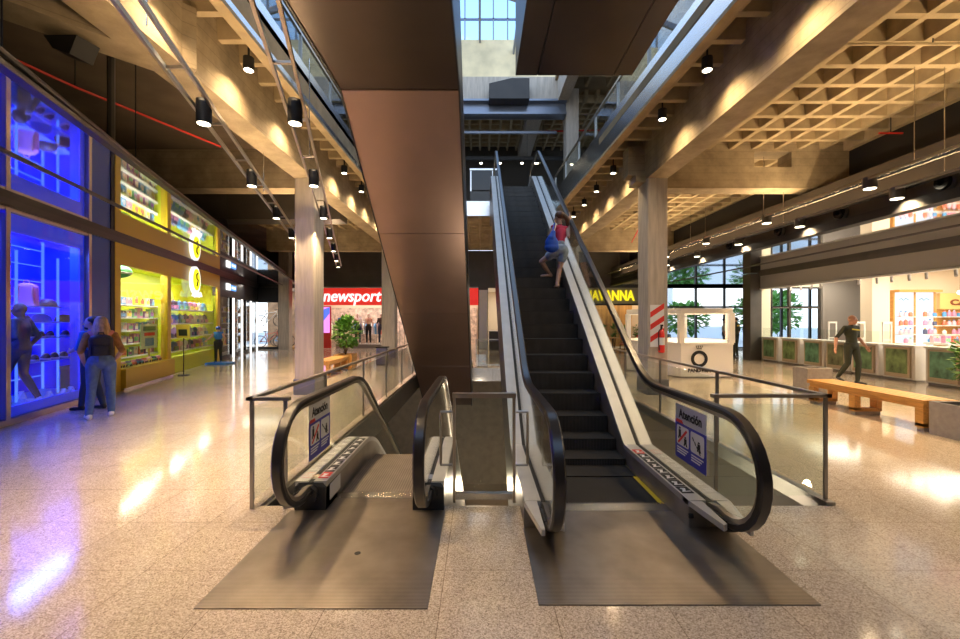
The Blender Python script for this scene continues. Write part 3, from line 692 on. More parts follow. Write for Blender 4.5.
# second-floor glass railings along the void
def upper_rail(label, fn, xs, y0, y1):
    t = thing('glass_balustrade', label, 'railing', (fn(y0), y0, 6.0))
    def sl(mb, ya, yb, w, z0, z1): return mb.prism([(fn(ya)-w, ya, z0), (fn(yb)-w, yb, z0), (fn(yb)+w, yb, z0), (fn(ya)+w, ya, z0)], (0, 0, z1-z0))
    sl(MB(), y0, y1, .025, 7.05, 7.1).build('top_rail', 'rail', t, smooth=False)
    n = int((y1-y0)/1.45)
    for k in range(n+1): y = y0+(y1-y0)*k/n; sl(MB(), y-.02, y+.02, .03, 6.0, 7.05).build('post', 'post', t, smooth=False)
    for k in range(n): sl(MB(), y0+(y1-y0)*k/n+.03, y0+(y1-y0)*(k+1)/n-.03, .006, 6.05, 7.0).build('glass_panel', 'glass', t, smooth=False)
    return t
upper_rail('second floor glass railing above the steel fascia over the long escalator', lambda y: RF(y)+.25, 0, 0, 15.9)
upper_rail('second floor glass railing above the steel fascia beside the overhead escalator', lambda y: -3.4, 0, 0, 15.9)
# ------------------------------------------------------------------ shopfronts along the angled side
UP = (0, 0, 1)
def lbox(mb, ya, yb, o0, o1, z0, z1):
    p = [LP(ya, o0), LP(ya, o1), LP(yb, o1), LP(yb, o0)]
    return mb.prism([(q.x, q.y, z0) for q in p], (0, 0, z1-z0))
LROT = math.atan2(LD.y, LD.x)
bluelit = mat('blue_lit_lining', (.01, .025, .9), .5)
# blue sportswear window
mb = lbox(MB(), 3.0, 9.40, 1.25, 1.30, .1, 3.4); lbox(mb, 9.36, 9.40, .3, 1.25, .1, 3.4); lbox(mb, 3.0, 9.38, .02, 1.25, 3.36, 3.42)
struct('wall_blue_shop', mb, bluelit)
struct('floor_blue_window', lbox(MB(), 3.0, 9.36, .06, 1.25, .02, .16), mat('display_floor', (.25, .42, .75), .3))
mb = lbox(MB(), 3.0, 8.58, -.06, .0, 0, .09)
for y in (6.47, 8.50): lbox(mb, y, y+.09, -.06, .02, .09, 3.4)
lbox(mb, 3.0, 8.58, -.05, .02, 3.34, 3.40)
struct('window_3', mb, 'rail')
mb = lbox(MB(), 3.0, 6.47, -.012, -.004, .09, 3.34); lbox(mb, 6.56, 8.5, -.012, -.004, .09, 3.34)
o = mb.build('window_pane', 'shopglass', base=False, smooth=False); o['kind'] = 'structure'
# blue frame line inside the glass, with a faint glow put in its material
mb = lbox(MB(), 6.58, 8.5, .02, .05, .10, .26); lbox(mb, 6.58, 8.5, .02, .05, 3.05, 3.34); lbox(mb, 6.58, 6.68, .02, .05, .26, 3.05); lbox(mb, 8.36, 8.5, .02, .05, .26, 3.05); lbox(mb, 3.0, 6.45, .02, .05, .10, .22)
lbox(mb, 6.0, 6.45, .02, .05, .22, 3.3)
struct('trim_14', mb, mat('blue_border', (.03, .06, .95), .4, emit=(.02, .05, 1), es=.25))
struct('wall_navy', lbox(MB(), 8.58, 9.3, -.03, .3, 0, 3.4), 'navy'); struct('trim_15', lbox(MB(), 9.3, 9.44, -.05, .3, 0, 3.42), 'black')
for ya, yb, lab in ((7.75, 9.34, 'blue backlit shelf wall behind the sneakers in the big window'), (4.6, 7.5, 'blue backlit shelf wall in the window bay cut by the frame edge')):
    u = thing('shelf_wall', lab, 'shelving', LP((ya+yb)/2, 1.2, .16))
    lbox(MB(), ya, yb, 1.19, 1.24, .17, 3.3).build('back_panel', bluelit, u, smooth=False)
    for k in range(9): lbox(MB(), ya, yb, 1.165, 1.19, .45+.33*k, .468+.33*k).build('light_strip', 'ledb', u, smooth=False)
    for f in (.02, .34, .98): y = ya+(yb-ya)*f; lbox(MB(), y, y+.03, 1.155, 1.19, .17, 3.3).build('upright_light', 'ledb', u, smooth=False)
# free-standing display rack with glass shelves
rk = thing('display_rack', 'slim display rack with glass shelves inside the blue shop window', 'shelving', LP(8.3, .62, .16))
SHZ = (.86, 1.30, 1.60, 1.90)
for y in (7.72, 8.78): lbox(MB(), y, y+.03, .60, .63, .16, 2.9).build('upright', 'ledb', rk, smooth=False)
for z in SHZ: lbox(MB(), 7.75, 9.1, .45, .85, z-.018, z).build('shelf', mat('glass_shelf', (.35, .5, .9), .15), rk, smooth=False)
def shoe(name, label, m1, m2, group):
    t = thing(name, label, 'shoe', (0, 0, 0), group)
    s = MB(); s.prism([(-.14, -.035, 0), (-.10, -.047, 0), (.06, -.05, 0), (.13, -.035, 0), (.15, 0, 0), (.13, .035, 0), (.06, .05, 0), (-.10, .045, 0), (-.14, .03, 0)], (0, 0, .032)).build('sole', m2, t)
    u = MB(); rings = []
    for x, wy, zt in ((-.135, .028, .10), (-.09, .04, .125), (-.03, .042, .12), (.04, .042, .085), (.10, .038, .06), (.14, .018, .045)):
        rings.append([V((x, wy*math.cos(a), .03+(zt-.03)*max(0, math.sin(a)))) for a in [PI*k/6 for k in range(7)]])
    u._rings(rings); u.build('upper', m1, t); 
    l = MB(); 
    for k in range(3): l.box(-.02+.03*k, -.008+.03*k, -.028, .028, .112-.012*k, .122-.012*k)
    l.build('laces', 'txtw', t); return t
sh1 = shoe('sneaker', 'black sneaker with white sole on the blue window shelves', 'shoek', 'shoe', 'dark sneakers in the blue window')
sh2 = shoe('sneaker', 'pale sneaker standing on the blue window floor', 'shoe', 'white', 'pale sneakers on the blue window floor')
k = 0
for z, row in ((SHZ[2], (7.95,)), (SHZ[1], (8.05, 8.3, 8.55, 9.0)), (SHZ[0], (8.15, 8.45, 8.68, 8.95))):
    for y in row:
        o = sh1 if k == 0 else dup(sh1); k += 1
        o.location = LP(y, .62, z+.002); o.rotation_euler = (0, 0, LROT+.9)
for i, (y, of) in enumerate(((7.75, .75), (8.0, .3), (8.3, .25), (8.6, .3), (8.15, .8))):
    o = sh2 if i == 0 else dup(sh2); o.location = LP(y, of, .162); o.rotation_euler = (0, 0, LROT+.7); o.scale = (1.15,)*3
def cap(label, m):
    t = thing('baseball_cap', label, 'cap', (0, 0, 0))
    MB().lathe([(.10, 0), (.10, .04), (.085, .085), (.05, .115), (.01, .122)], (0, 0, 0)).build('crown', m, t)
    MB().prism([(.06, -.085, .002), (.13, -.075, .0), (.19, -.03, -.0), (.19, .03, 0), (.13, .075, 0), (.06, .085, .002)], (0, 0, .008)).build('brim', m, t); return t
for lab, m, y, z in (('dark cap on the top shelf of the blue window', 'hairb', 8.5, SHZ[3]), ('pale blue cap on the second shelf of the blue window', 'bluecl', 8.35, SHZ[2]), ('black cap on the second shelf beside the pale blue cap', 'black', 8.99, SHZ[2])):
    c = cap(lab, m); c.location = LP(y, .62, z+.001); c.rotation_euler = (0, 0, LROT-1.2); c.scale = (1.5, 1.5, 1.3)
def backpack(name, label, m, m2, cat='backpack', group=None):
    t = thing(name, label, cat, (0, 0, 0), group)
    b = MB(); b.rbox(-.16, .16, -.09, .09, 0, .34, .06); b.ell((0, 0, .34), (.16, .09, .09)); b.build('body', m, t)
    b = MB(); b.rbox(-.12, .12, -.145, -.085, .03, .2, .05); b.build('front_pocket', m2, t)
    MB().tube([(-.04, 0, .42), (-.03, 0, .47), (.03, 0, .47), (.04, 0, .42)], .01, 6).build('handle', m2, t)
    for s in (-1, 1): MB().tube([(s*.09, .08, .38), (s*.10, .13, .3), (s*.11, .13, .15), (s*.12, .08, .05)], .016, 6).build('strap', m2, t)
    return t
pb = backpack('backpack', 'pink backpack on the top shelf inside the blue shop window', mat('pink_bag', (.75, .25, .35), .7), 'pink'); pb.location = LP(7.98, .62, SHZ[3]+.001); pb.rotation_euler = (0, 0, LROT+PI/2+.3)
sb = thing('shoe_box', 'brown cardboard shoe box standing on the blue window floor', 'box', LP(8.8, .55, .162))
lbox(MB(), 8.84, 9.2, .42, .60, .163, .62).build('box_body', mat('cardboard', (.33, .2, .12), .8), sb, smooth=False); lbox(MB(), 8.82, 9.22, .40, .62, .62, .68).build('lid', mat('cardboard_lid', (.40, .26, .16), .8), sb, smooth=False)
area(LP(8.2, .5, 3.3), LP(8.2, .9, 0), E_BLUE, 1.8, .6, (.10, .18, 1)); area(LP(5.5, .5, 3.3), LP(5.5, .9, 0), E_BLUE*1.3, 3.4, .6, (.10, .18, 1))

# yellow shop
struct('wall_yellow_shop', lbox(MB(), 9.5, 17.5, 1.3, 1.35, 0, 3.4), 'lime')
struct('wall_yellow_sides', lbox(lbox(MB(), 9.46, 9.66, .31, 1.3, 0, 3.4), 17.5, 17.55, .2, 1.3, 0, 3.4), 'lime')
struct('ceiling_yellow_shop', lbox(MB(), 9.5, 17.5, .06, 1.3, 3.1, 3.16), 'lime'); struct('floor_yellow_shop', lbox(MB(), 9.5, 17.5, .3, 1.3, .0, .02), 'lime')
mb = lbox(MB(), 9.44, 9.66, -.06, .0, 0, 3.4); lbox(mb, 9.66, 16.8, -.06, .05, 2.92, 3.4); lbox(mb, 16.5, 16.8, -.07, .0, 0, 2.92); lbox(mb, 12.12, 12.34, -.05, .12, .5, 2.92)
struct('trim_16', mb, 'mustard')
sl = thing('window_plinth', 'mustard box plinth under the yellow toy shop window', 'plinth', LP(10.9, -.1, 0))
lbox(MB(), 9.66, 12.3, -.16, .3, .06, .50).build('box_body', 'mustard', sl, smooth=False); lbox(MB(), 9.66, 12.3, -.13, .3, 0, .06).build('kick_strip', 'steel', sl, smooth=False)
s2 = thing('window_plinth', 'bright lime plinth under the backpack shelves of the toy shop', 'plinth', LP(14.4, .1, 0))
lbox(MB(), 12.36, 16.48, .06, .28, .0, .50).build('box_body', 'lime', s2, smooth=False)
o = lbox(lbox(MB(), 9.66, 12.12, -.012, -.004, .5, 2.92), 12.34, 16.5, -.012, -.004, .5, 2.92).build('window_pane', 'shopglass', base=False, smooth=False); o['kind'] = 'structure'
PC = [(.85, .82, .8), (.75, .3, .5), (.1, .35, .7), (.9, .75, .1), (.2, .55, .3), (.55, .6, .75), (.8, .2, .12), (.35, .15, .5), (.9, .55, .65), (.08, .1, .2)]
PM = [mat('pack_colour', c, .45) for c in PC]
def toybox(i, group, label):
    t = thing('toy_box', label, 'box', (0, 0, 0), group); c = PM[i]; c2 = PM[(i+3) % 10]
    MB().box(-.12, .12, -.06, .06, 0, .26).build('carton', c, t, smooth=False)
    MB().box(-.095, .095, -.063, -.06, .05, .17).build('label_print', c2, t, smooth=False)
    MB().ell((.02, -.063, .2), (.04, .004, .04)).build('picture_print', PM[(i+6) % 10], t); return t
L1 = 'small bright toy carton on the shelves behind the yellow window'
TB = [toybox(i, 'toy cartons behind the yellow window', L1) for i in range(10)]
def shelf_unit(label, ya, yb, o0, o1, zs, frame='lime', board='white', off_=0):
    u = thing('shelf_unit', label, 'shelving', LP((ya+yb)/2, (o0+o1)/2, zs[0]))
    for z in zs: lbox(MB(), ya, yb, o0, o1, z-.03, z).build('shelf', board, u, smooth=False); lbox(MB(), ya, yb, o0-.012, o0, z-.03, z-.005).build('shelf_edge', 'white', u, smooth=False)
    for y in (ya-.04, yb): lbox(MB(), y, y+.04, o0, o1, zs[0]-.03, zs[-1]+.4).build('side_panel', frame, u, smooth=False)
    return u
Z1 = (.62, .98, 1.34, 1.70, 2.06)
shelf_unit('toy shelves behind the wide yellow shop window', 10.6, 13.7, .75, 1.05, Z1)
k = 0
for z in Z1:
    y = 10.8
    while y < 13.55:
        i = R.randrange(10); o = TB[k] if k < 10 else dup(TB[i]); k += 1
        o.location = LP(y, .9, z+.001); o.rotation_euler = (0, 0, LROT+R.uniform(-.1, .1)); o.scale = (1, 1, R.uniform(.7, 1.15)); y += R.uniform(.3, .36)
Z2 = (.62, 1.06, 1.52, 1.98)
shelf_unit('backpack shelves in the second bay of the yellow shop', 13.3, 17.3, .32, .64, Z2)
bpk = [backpack('school_backpack', 'small coloured school backpack on the yellow shop shelves', PM[i], PM[(i+2) % 10], 'backpack', 'school backpacks in the yellow shop') for i in (0, 2, 8, 5, 9, 1)]
k = 0
for z in Z2:
    y = 13.55
    while y < 17.0:
        i = R.randrange(6); o = bpk[k] if k < 6 else dup(bpk[i]); k += 1
        o.location = LP(y, .5, z+.001); o.rotation_euler = (0, 0, LROT+R.uniform(-.15, .15)); o.scale = (.95, .8, .72); y += R.uniform(.42, .5)
# small bright toys on the front ledge
tb = MB(); 
BL = []
for i, c in enumerate((1, 3, 4, 6, 2)):
    t = thing('toy_car', 'small bright toy car on the mustard window ledge', 'toy', (0, 0, 0), 'toy cars on the window ledge')
    MB().rbox(-.1, .1, -.05, .05, .02, .07, .02).build('car_body', PM[c], t); MB().rbox(-.05, .05, -.04, .04, .07, .11, .015).build('cabin', PM[(c+5) % 10], t)
    for x in (-.06, .06):
        for y in (-.05, .05): MB().cyl((x, y-.01, .025), (x, y+.01, .025), .025, n=10).build('wheel', 'black', t)
    BL.append(t)
for i in range(9):
    o = BL[i] if i < 5 else dup(BL[i % 5]); o.location = LP(9.85+.26*i, .12, .502); o.rotation_euler = (0, 0, LROT+R.uniform(-.5, .5)); o.scale = (1.2,)*3
ps = thing('poster_board', 'pale green offers board standing inside the yellow shop window', 'poster', LP(11.75, .3, .502))
lbox(MB(), 11.28, 12.2, .24, .27, .85, 1.52).build('board', mat('poster_green', (.62, .78, .60), .5), ps, smooth=False)
lbox(MB(), 11.4, 12.1, .235, .24, 1.34, 1.46).build('dark_heading', mat('poster_heading', (.10, .25, .14), .5), ps, smooth=False)
lbox(MB(), 11.45, 12.05, .235, .24, 1.2, 1.29).build('red_heading', 'signred', ps, smooth=False); lbox(MB(), 11.5, 12.0, .235, .24, .92, 1.14).build('picture_print', PM[2], ps, smooth=False)
lbox(MB(), 11.7, 11.8, .25, .26, .502, .85).build('foot', 'steel', ps, smooth=False)
orn = thing('paper_lantern', 'green and white round paper lantern hanging inside the yellow window', 'lantern', LP(10.6, .45, 2.62))
oc = LP(10.6, .45, 2.85); MB().ell(oc, (.3, .3, .17), 16, 10).build('shade', mat('lantern_green', (.1, .5, .2), .5), orn); MB().ell(oc-V((0, 0, .03)), (.305, .305, .09), 16, 8).build('white_band', 'white', orn); MB().cyl(oc, oc+V((0, 0, .245)), .006, n=6).build('cord', 'black', orn)
# round illuminated logo
lg = thing('logo_sign', 'round yellow lit logo sign with white outline above the toy shop', 'sign', LP(14.0, -.1, 2.55))
def ldisc(r0, c, o0, o1, n=28, ax=.86): 
    pts = [LP(c[0], o0, c[1])+LD*(r0*ax*math.cos(2*PI*k/n))+V((0, 0, r0*math.sin(2*PI*k/n))) for k in range(n)]; return MB().prism(pts, LN*(o1-o0))
ldisc(.46, (14.0, 2.96), -.16, -.07).build('white_outline', 'signw', lg, smooth=False); ldisc(.36, (14.0, 2.98), -.175, -.15).build('yellow_face', emat('logo_yellow', (1, .85, .02), 1.2), lg, smooth=False)
def lpt(y, z, u, o=-.18): q = LP(y, o, z)+LD*u; return q
MB().tube([lpt(14, 3.2, .06), lpt(14, 3.14, -.06), lpt(14, 3.0, -.04), lpt(14, 2.98, .08), lpt(14, 2.9, .04), lpt(14, 2.76, -.04)], .03, 6).build('black_figure', 'txtk', lg)
MB().tube([lpt(14, 2.42, -.42), lpt(14, 2.55, -.3), lpt(14, 2.40, -.22), lpt(14, 2.52, -.1), lpt(14, 2.42, 0), lpt(14, 2.52, .1), lpt(14, 2.42, .2), lpt(14, 2.56, .3), lpt(14, 2.44, .42)], .032, 6).build('script_lettering', 'signw', lg)
for y, e in ((11.2, E_YEL), (13.4, E_YEL), (15.8, E_YEL)): area(LP(y, .3, 3.05), LP(y, .6, 1), e, 1.8, .4, (1, .97, .85))
# poster stand and child figure outside
pst = thing('poster_stand', 'thin black poster stand with small yellow notice outside the toy shop', 'sign', (-8.75, 12.4, 0))
MB().cyl((-8.75, 12.4, 0), (-8.75, 12.4, .02), .15, n=20).build('base', 'black', pst); MB().cyl((-8.75, 12.4, .02), (-8.75, 12.4, 1.1), .014, n=8).build('pole', 'black', pst)
MB().prism([(-8.95, 12.39, 1.1), (-8.56, 12.39, 1.1), (-8.56, 12.36, 1.5), (-8.95, 12.36, 1.5)], (0, .015, 0)).build('notice_board', mat('notice_yellow', (.75, .58, .08), .5), pst, smooth=False)
MB().prism([(-8.88, 12.385, 1.17), (-8.63, 12.385, 1.17), (-8.63, 12.365, 1.36), (-8.88, 12.365, 1.36)], (0, -.004, 0)).build('picture_print', 'guard', pst, smooth=False)

# dark shop with white light frames, and the shop window that faces down the hall
struct('wall_dark_shop', lbox(lbox(MB(), 16.8, 23.4, -.05, .2, 2.62, 3.42), 16.8, 23.4, -.05, .1, 0, .12), 'black')
struct('wall_dark_shop_inside', lbox(lbox(MB(), 17.6, 23.4, .9, 1.0, 0, 3.4), 17.56, 17.62, .1, .9, 0, 3.4), mat('shop_brown', (.28, .19, .12), .7, var=.3, vs=2))
struct('floor_dark_shop', lbox(MB(), 17.6, 23.4, .1, .9, 0, .06), 'cream')
mb = MB()
for y in (16.85, 18.6, 20.9): lbox(mb, y, y+.1, -.04, .06, .12, 2.62)
struct('window_4', mb, 'black')
o = lbox(MB(), 16.9, 23.3, -.012, -.004, .12, 2.62).build('window_pane', 'shopglass', base=False, smooth=False); o['kind'] = 'structure'
for y, lab in ((18.5, 'first tall white light strip on the dark shopfront'), (19.9, 'second tall white light strip on the dark shopfront'), (21.6, 'third tall white light strip on the dark shopfront'), (23.0, 'tall white light strip at the corner of the dark shopfront')):
    t = thing('light_strip', lab, 'light', LP(y, -.1, .0)); lbox(MB(), y, y+.16, -.12, -.075, .0, 2.6).build('diffuser', 'ledw', t, smooth=False); lbox(MB(), y-.03, y+.19, -.075, -.055, .12, 2.6).build('channel', 'steel', t, smooth=False)
ss = thing('shop_sign', 'small lit white and blue sign on the dark shopfront', 'sign', LP(18.2, -.1, 2.85))
lbox(MB(), 18.1, 18.9, -.12, -.07, 2.92, 3.14).build('blue_plate', 'signb', ss, smooth=False); lbox(MB(), 17.55, 18.05, -.12, -.07, 2.9, 3.18).build('white_emblem', 'signw', ss, smooth=False)
lbox(MB(), 18.2, 18.8, -.13, -.12, 2.98, 3.08).build('white_lettering', 'signw', ss, smooth=False)
struct('wall_corner_shop', MB().box(-13.2, -11.0, BY-.1, BY+.1, 2.6, 3.42).box(-13.2, -11.0, BY-.1, BY+.1, 0, .12).box(-11.25, -11.0, BY-.1, BY+.1, .1, 2.6), 'black')
o = MB().box(-12.6, -11.25, BY-.02, BY-.01, .12, 2.6).build('window_pane', 'shopglass', base=False, smooth=False); o['kind'] = 'structure'
def bicycle(label, c, x, y, z, rot):
    t = thing('bicycle', label, 'bicycle', (0, 0, 0)); fr = M['shoek']
    for wx in (-.5, .5):
        ring = [V((wx+.32*math.cos(2*PI*k/20), 0, .33+.32*math.sin(2*PI*k/20))) for k in range(21)]
        wh = MB().tube(ring, .022, 6).build('wheel', 'black', t)
        s = MB()
        for k in range(8): a = PI*k/8; s.cyl((wx-.3*math.cos(a), 0, .33-.3*math.sin(a)), (wx+.3*math.cos(a), 0, .33+.3*math.sin(a)), .004, n=4)
        s.build('spokes', 'steel', wh)
    f = MB()
    for a, b in (((-.5, .33), (-.1, .3)), ((-.5, .33), (-.2, .75)), ((-.1, .3), (-.25, .85)), ((-.1, .3), (.38, .8)), ((-.2, .75), (.36, .85)), ((.5, .33), (.36, .95))): f.cyl((a[0], 0, a[1]), (b[0], 0, b[1]), .022, n=8)
    f.build('frame', c, t); MB().ell((-.26, 0, .9), (.13, .06, .03)).build('saddle', 'black', t)
    MB().tube([(.36, -.28, .98), (.34, -.1, .99), (.34, .1, .99), (.36, .28, .98)], .014, 6).build('handlebar', 'black', t)
    t.location = (x, y, z); t.rotation_euler = (0, 0, rot); return t
bicycle('orange bicycle on the window floor of the corner shop', PM[6], -12.1, BY+.7, .06, .3)
bicycle('pale bicycle hung high in the corner shop window', PM[0], -12.2, BY+.9, 1.25, .1)
bicycle('dark blue bicycle beside the orange one in the corner shop', PM[2], -11.7, BY+1.4, .06, -.2)
struct('floor_corner_shop', MB().box(-13.2, -10.6, BY+.1, BY+3, .0, .06), 'wood')
struct('wall_corner_shop_back', MB().box(-13.2, -10.6, BY+2.6, BY+2.7, 0, 3.4), mat('corner_shop_brown', (.36, .24, .15), .7, var=.35, vs=3))
# goods inside the dark shop
gd = [toybox(i, 'goods on the dark shop shelves', 'small carton on the shelves inside the dark shop') for i in (6, 0, 3, 9)]
shelf_unit('wooden shelves inside the dark shop', 17.9, 23.2, .3, .62, (.5, 1.0, 1.5, 2.0), 'wood', 'wood')
k = 0
for z in (.5, 1.0, 1.5, 2.0):
    for y in [18.15+.53*j for j in range(10)]:
        o = gd[k] if k < 4 else dup(gd[R.randrange(4)]); k += 1; o.location = LP(y+R.uniform(-.1, .1), .47, z+.001); o.rotation_euler = (0, 0, LROT); o.scale = (1.3, 1, R.uniform(.7, 1.3))
area(LP(20.4, .5, 3.3), LP(20.4, .5, 0), E_DARK, 4.5, .5, NEUT); area((-12, BY+1.2, 3.3), (-12, BY+1.2, 0), E_DARK*.6, 1.4, 1, NEUT)

# ------------------------------------------------------------------ back row
def sign_letters(name, label, text, size, o, width, m, board, cat='sign', bold=0., shear=0.):
    t = thing(name, label, cat, o)
    for nm, b, mm in board: b.build(nm, mm, t, smooth=False)
    text_mesh(text, size, o, (1, 0, 0), UP, width, bold, shear, .03).build('lettering', m, t, smooth=False); return t
sign_letters('shop_sign', 'long red sign board with white lit lettering over the sportswear shop', 'newsport', .92, (-7.16, BY-.13, 2.66), 3.25, 'signw',
             [('sign_board', MB().box(-10.3, -.1, BY-.1, BY, 2.45, 3.42), 'redsign'), ('top_trim', MB().box(-10.3, -.1, BY-.12, BY, 3.40, 3.46), 'signpale')], bold=.012, shear=.22)
sign_letters('shop_sign', 'yellow lettering sign over the cafe at the end of the hall', 'HAVANNA', .78, (7.2, BY-.12, 2.72), 2.75, 'signy',
             [('sign_board', MB().box(5.6, 9.3, BY-.09, BY, 2.5, 3.42), mat('cafe_board', (.5, .46, .4), .5)), ('bottom_trim', MB().box(5.6, 9.3, BY-.1, BY, 2.44, 2.52), 'black')], bold=.02)
dp = thing('lit_pillar', 'tall blue and pink lit panel at the sportswear shop entrance', 'display', (-8.75, BY+.25, 0))
MB().box(-8.95, -8.42, BY+.2, BY+.3, .02, 2.4).build('casing', 'red', dp, smooth=False); MB().box(-8.88, -8.48, BY+.19, BY+.2, .9, 2.35).build('lit_face', emat('panel_pink', (.75, .25, .75), 1.1), dp, smooth=False)
MB().prism([(-8.88, BY+.188, 1.5), (-8.48, BY+.188, 2.0), (-8.48, BY+.188, 2.35), (-8.88, BY+.188, 2.2)], (0, -.004, 0)).build('blue_figure', emat('panel_blue', (.08, .14, .7), 1.2), dp, smooth=False)
pd = thing('podium', 'low pale podium carrying mannequins in the sportswear shop', 'podium', (-7.0, 24.6, 0)); MB().rbox(-8.3, -5.4, 24.1, 25.1, 0, .22, .05).build('podium_body', 'grey', pd)
def rack(label, x, y, w, cols):
    t = thing('clothes_rack', label, 'clothes rack', (x, y, 0))
    for s in (-w/2, w/2): MB().cyl((x+s, y, .03), (x+s, y, 1.55), .018, n=8).build('upright', 'steel', t); MB().box(x+s-.02, x+s+.02, y-.25, y+.25, 0, .03).build('foot', 'steel', t, smooth=False)
    MB().cyl((x-w/2, y, 1.52), (x+w/2, y, 1.52), .016, n=8).build('bar', 'steel', t)
    return t
SHIRTS = []
for i in (0, 2, 9, 6):
    t = thing('hanging_shirt', 'shirt hanging on a rack inside the sportswear shop', 'shirt', (0, 0, 0), 'shirts on the sportswear shop racks')
    MB().prism([(-.03, -.2, 0), (-.03, .2, 0), (-.03, .2, .5), (-.03, .3, .42), (-.03, .34, .5), (-.03, .2, .66), (-.03, .07, .7), (-.03, -.07, .7), (-.03, -.2, .66), (-.03, -.34, .5), (-.03, -.3, .42), (-.03, -.2, .5)], (.06, 0, 0)).build('garment', PM[i], t)
    MB().tube([(0, -.18, .67), (0, 0, .72), (0, .18, .67)], .008, 5).build('hanger', 'steel', t); MB().tube([(0, 0, .72), (0, -.03, .77), (0, -.03, .80), (0, 0, .816)], .006, 5).build('hook', 'steel', t); SHIRTS.append(t)
k = 0
for x, y, w, lab in ((-5.9, 26.2, 1.8, 'clothes rack near the concrete column in the sportswear shop'), (-7.4, 26.8, 1.6, 'clothes rack deep behind the mannequins'), (-9.35, 25.6, 1.0, 'clothes rack beside the lit pink panel'), (-3.6, 25.6, 2, 'clothes rack hidden partly behind the overhead escalator')):
    rack(lab, x, y, w, 0)
    n = int(w/.2)
    for j in range(n):
        o = SHIRTS[k] if k < 4 else dup(SHIRTS[R.randrange(4)]); k += 1; o.location = (x-w/2+.12+j*(w-.2)/n, y, .73)
struct('wall_shop_shelving', MB().box(-10.2, -.2, 27.3, 27.45, 0, 2.4), mat('shop_shelving', (.62, .5, .42), .6, var=.5, vs=5))
area((-6, 25.6, 3.35), (-6, 25.6, 0), E_BACK, 7, 2.5, NEUT); area((-1.5, 25.6, 3.35), (-1.5, 25.6, 0), E_BACK*.3, 2.5, 2.5, NEUT); area((7.6, 25.6, 3.35), (7.6, 25.6, 0), E_BACK*.55, 3, 2.5, (1, .78, .5)); area((1.3, 25, 3.35), (1.3, 25, 0), E_BACK*.3, 1.5, 2.5, NEUT)
# cafe
struct('wall_cafe_panel', MB().box(5.8, 9.3, BY+2.2, BY+2.3, 0, 3.4), mat('cafe_panel', (.55, .32, .12), .6, var=.35, vs=1.2, stretch=(4, 1, .3)))
def cafe_chair():
    t = thing('cafe_chair', 'red cafe chair in front of the cafe with yellow lettering', 'chair', (0, 0, 0), 'red chairs of the cafe')
    MB().rbox(-.21, .21, -.21, .21, .43, .47, .05).build('seat', 'red', t); MB().rbox(-.2, .2, .17, .21, .55, .88, .02).build('backrest', 'red', t)
    for x in (-.18, .18):
        for y in (-.18, .18): MB().cyl((x*1.1, y*1.1, 0), (x, y, .43), .014, n=6).build('leg', 'black', t)
        MB().cyl((x, .19, .46), (x, .19, .6), .012, n=6).build('back_post', 'black', t)
    return t
c0 = cafe_chair()
for i, (x, y, r) in enumerate(((6.05, 21.0, 1.3), (7.1, 20.5, 3.4), (7.9, 20.75, 3.0), (6.5, 21.85, .2), (7.7, 22.15, .2), (8.55, 21.6, -1.4), (6.1, 22.4, -1.3))):
    o = c0 if i == 0 else dup(c0); o.location = (x, y, 0); o.rotation_euler = (0, 0, r)
for x, y, lab in ((6.7, 21.2, 'round cafe table nearer the concrete column'), (7.85, 21.45, 'round cafe table nearer the jewellery kiosk')):
    t = thing('cafe_table', lab, 'table', (x, y, 0)); MB().cyl((x, y, .71), (x, y, .74), .33, n=24).build('table_top', 'wood', t); MB().cyl((x, y, .02), (x, y, .71), .03, n=10).build('pedestal', 'black', t); MB().cyl((x, y, 0), (x, y, .02), .22, n=20).build('base', 'black', t)
# far glimpses beside the long escalator
st = thing('display_counter', 'dark display counter glimpsed beside the white escalator deck', 'counter', (.75, 23.2, 0)); MB().box(.5, 1.6, 22.9, 23.4, 0, 1.0).build('counter_body', 'charcoal', st, smooth=False); MB().box(.48, 1.62, 22.88, 23.42, 1.0, 1.04).build('worktop', 'white', st, smooth=False)

# ------------------------------------------------------------------ jewellery kiosk
ki = thing('kiosk', 'white jewellery kiosk with black ring emblem beside the concrete column', 'kiosk', (6.4, 13, 0))
FP = [(5.67, 11.85), (7.14, 11.85), (8.1, 13.6), (7.4, 15.2), (5.3, 15.2), (4.75, 13.6)]
def poly(mb, pts, z0, z1): return mb.prism([(x, y, z0) for x, y in pts], (0, 0, z1-z0))
def shrink(pts, d): 
    cx = sum(p[0] for p in pts)/len(pts); cy = sum(p[1] for p in pts)/len(pts); return [(x+(cx-x)*d, y+(cy-y)*d) for x, y in pts]
poly(MB(), FP, .04, .94).build('counter_body', 'white', ki, smooth=False); poly(MB(), shrink(FP, .02), 0, .04).build('kick_strip', 'grey', ki, smooth=False)
poly(MB(), shrink(FP, -.015), .94, .99).build('counter_top', 'white', ki, smooth=False)
mb = MB()
for (xa, ya), (xb, yb) in zip(FP, FP[1:]+FP[:1]):
    a, b = V((xa, ya, 0)), V((xb, yb, 0)); d = (b-a).normalized(); n = V((-d.y, d.x, 0))*.1; mb.prism([(p.x, p.y, 1.82) for p in (a, b, b+n, a+n)], (0, 0, .15))
mb.build('top_ring', 'white', ki, smooth=False)
for x, y in shrink(FP, .03): MB().box(x-.07, x+.07, y-.07, y+.07, .99, 1.82).build('corner_post', 'white', ki, smooth=False)
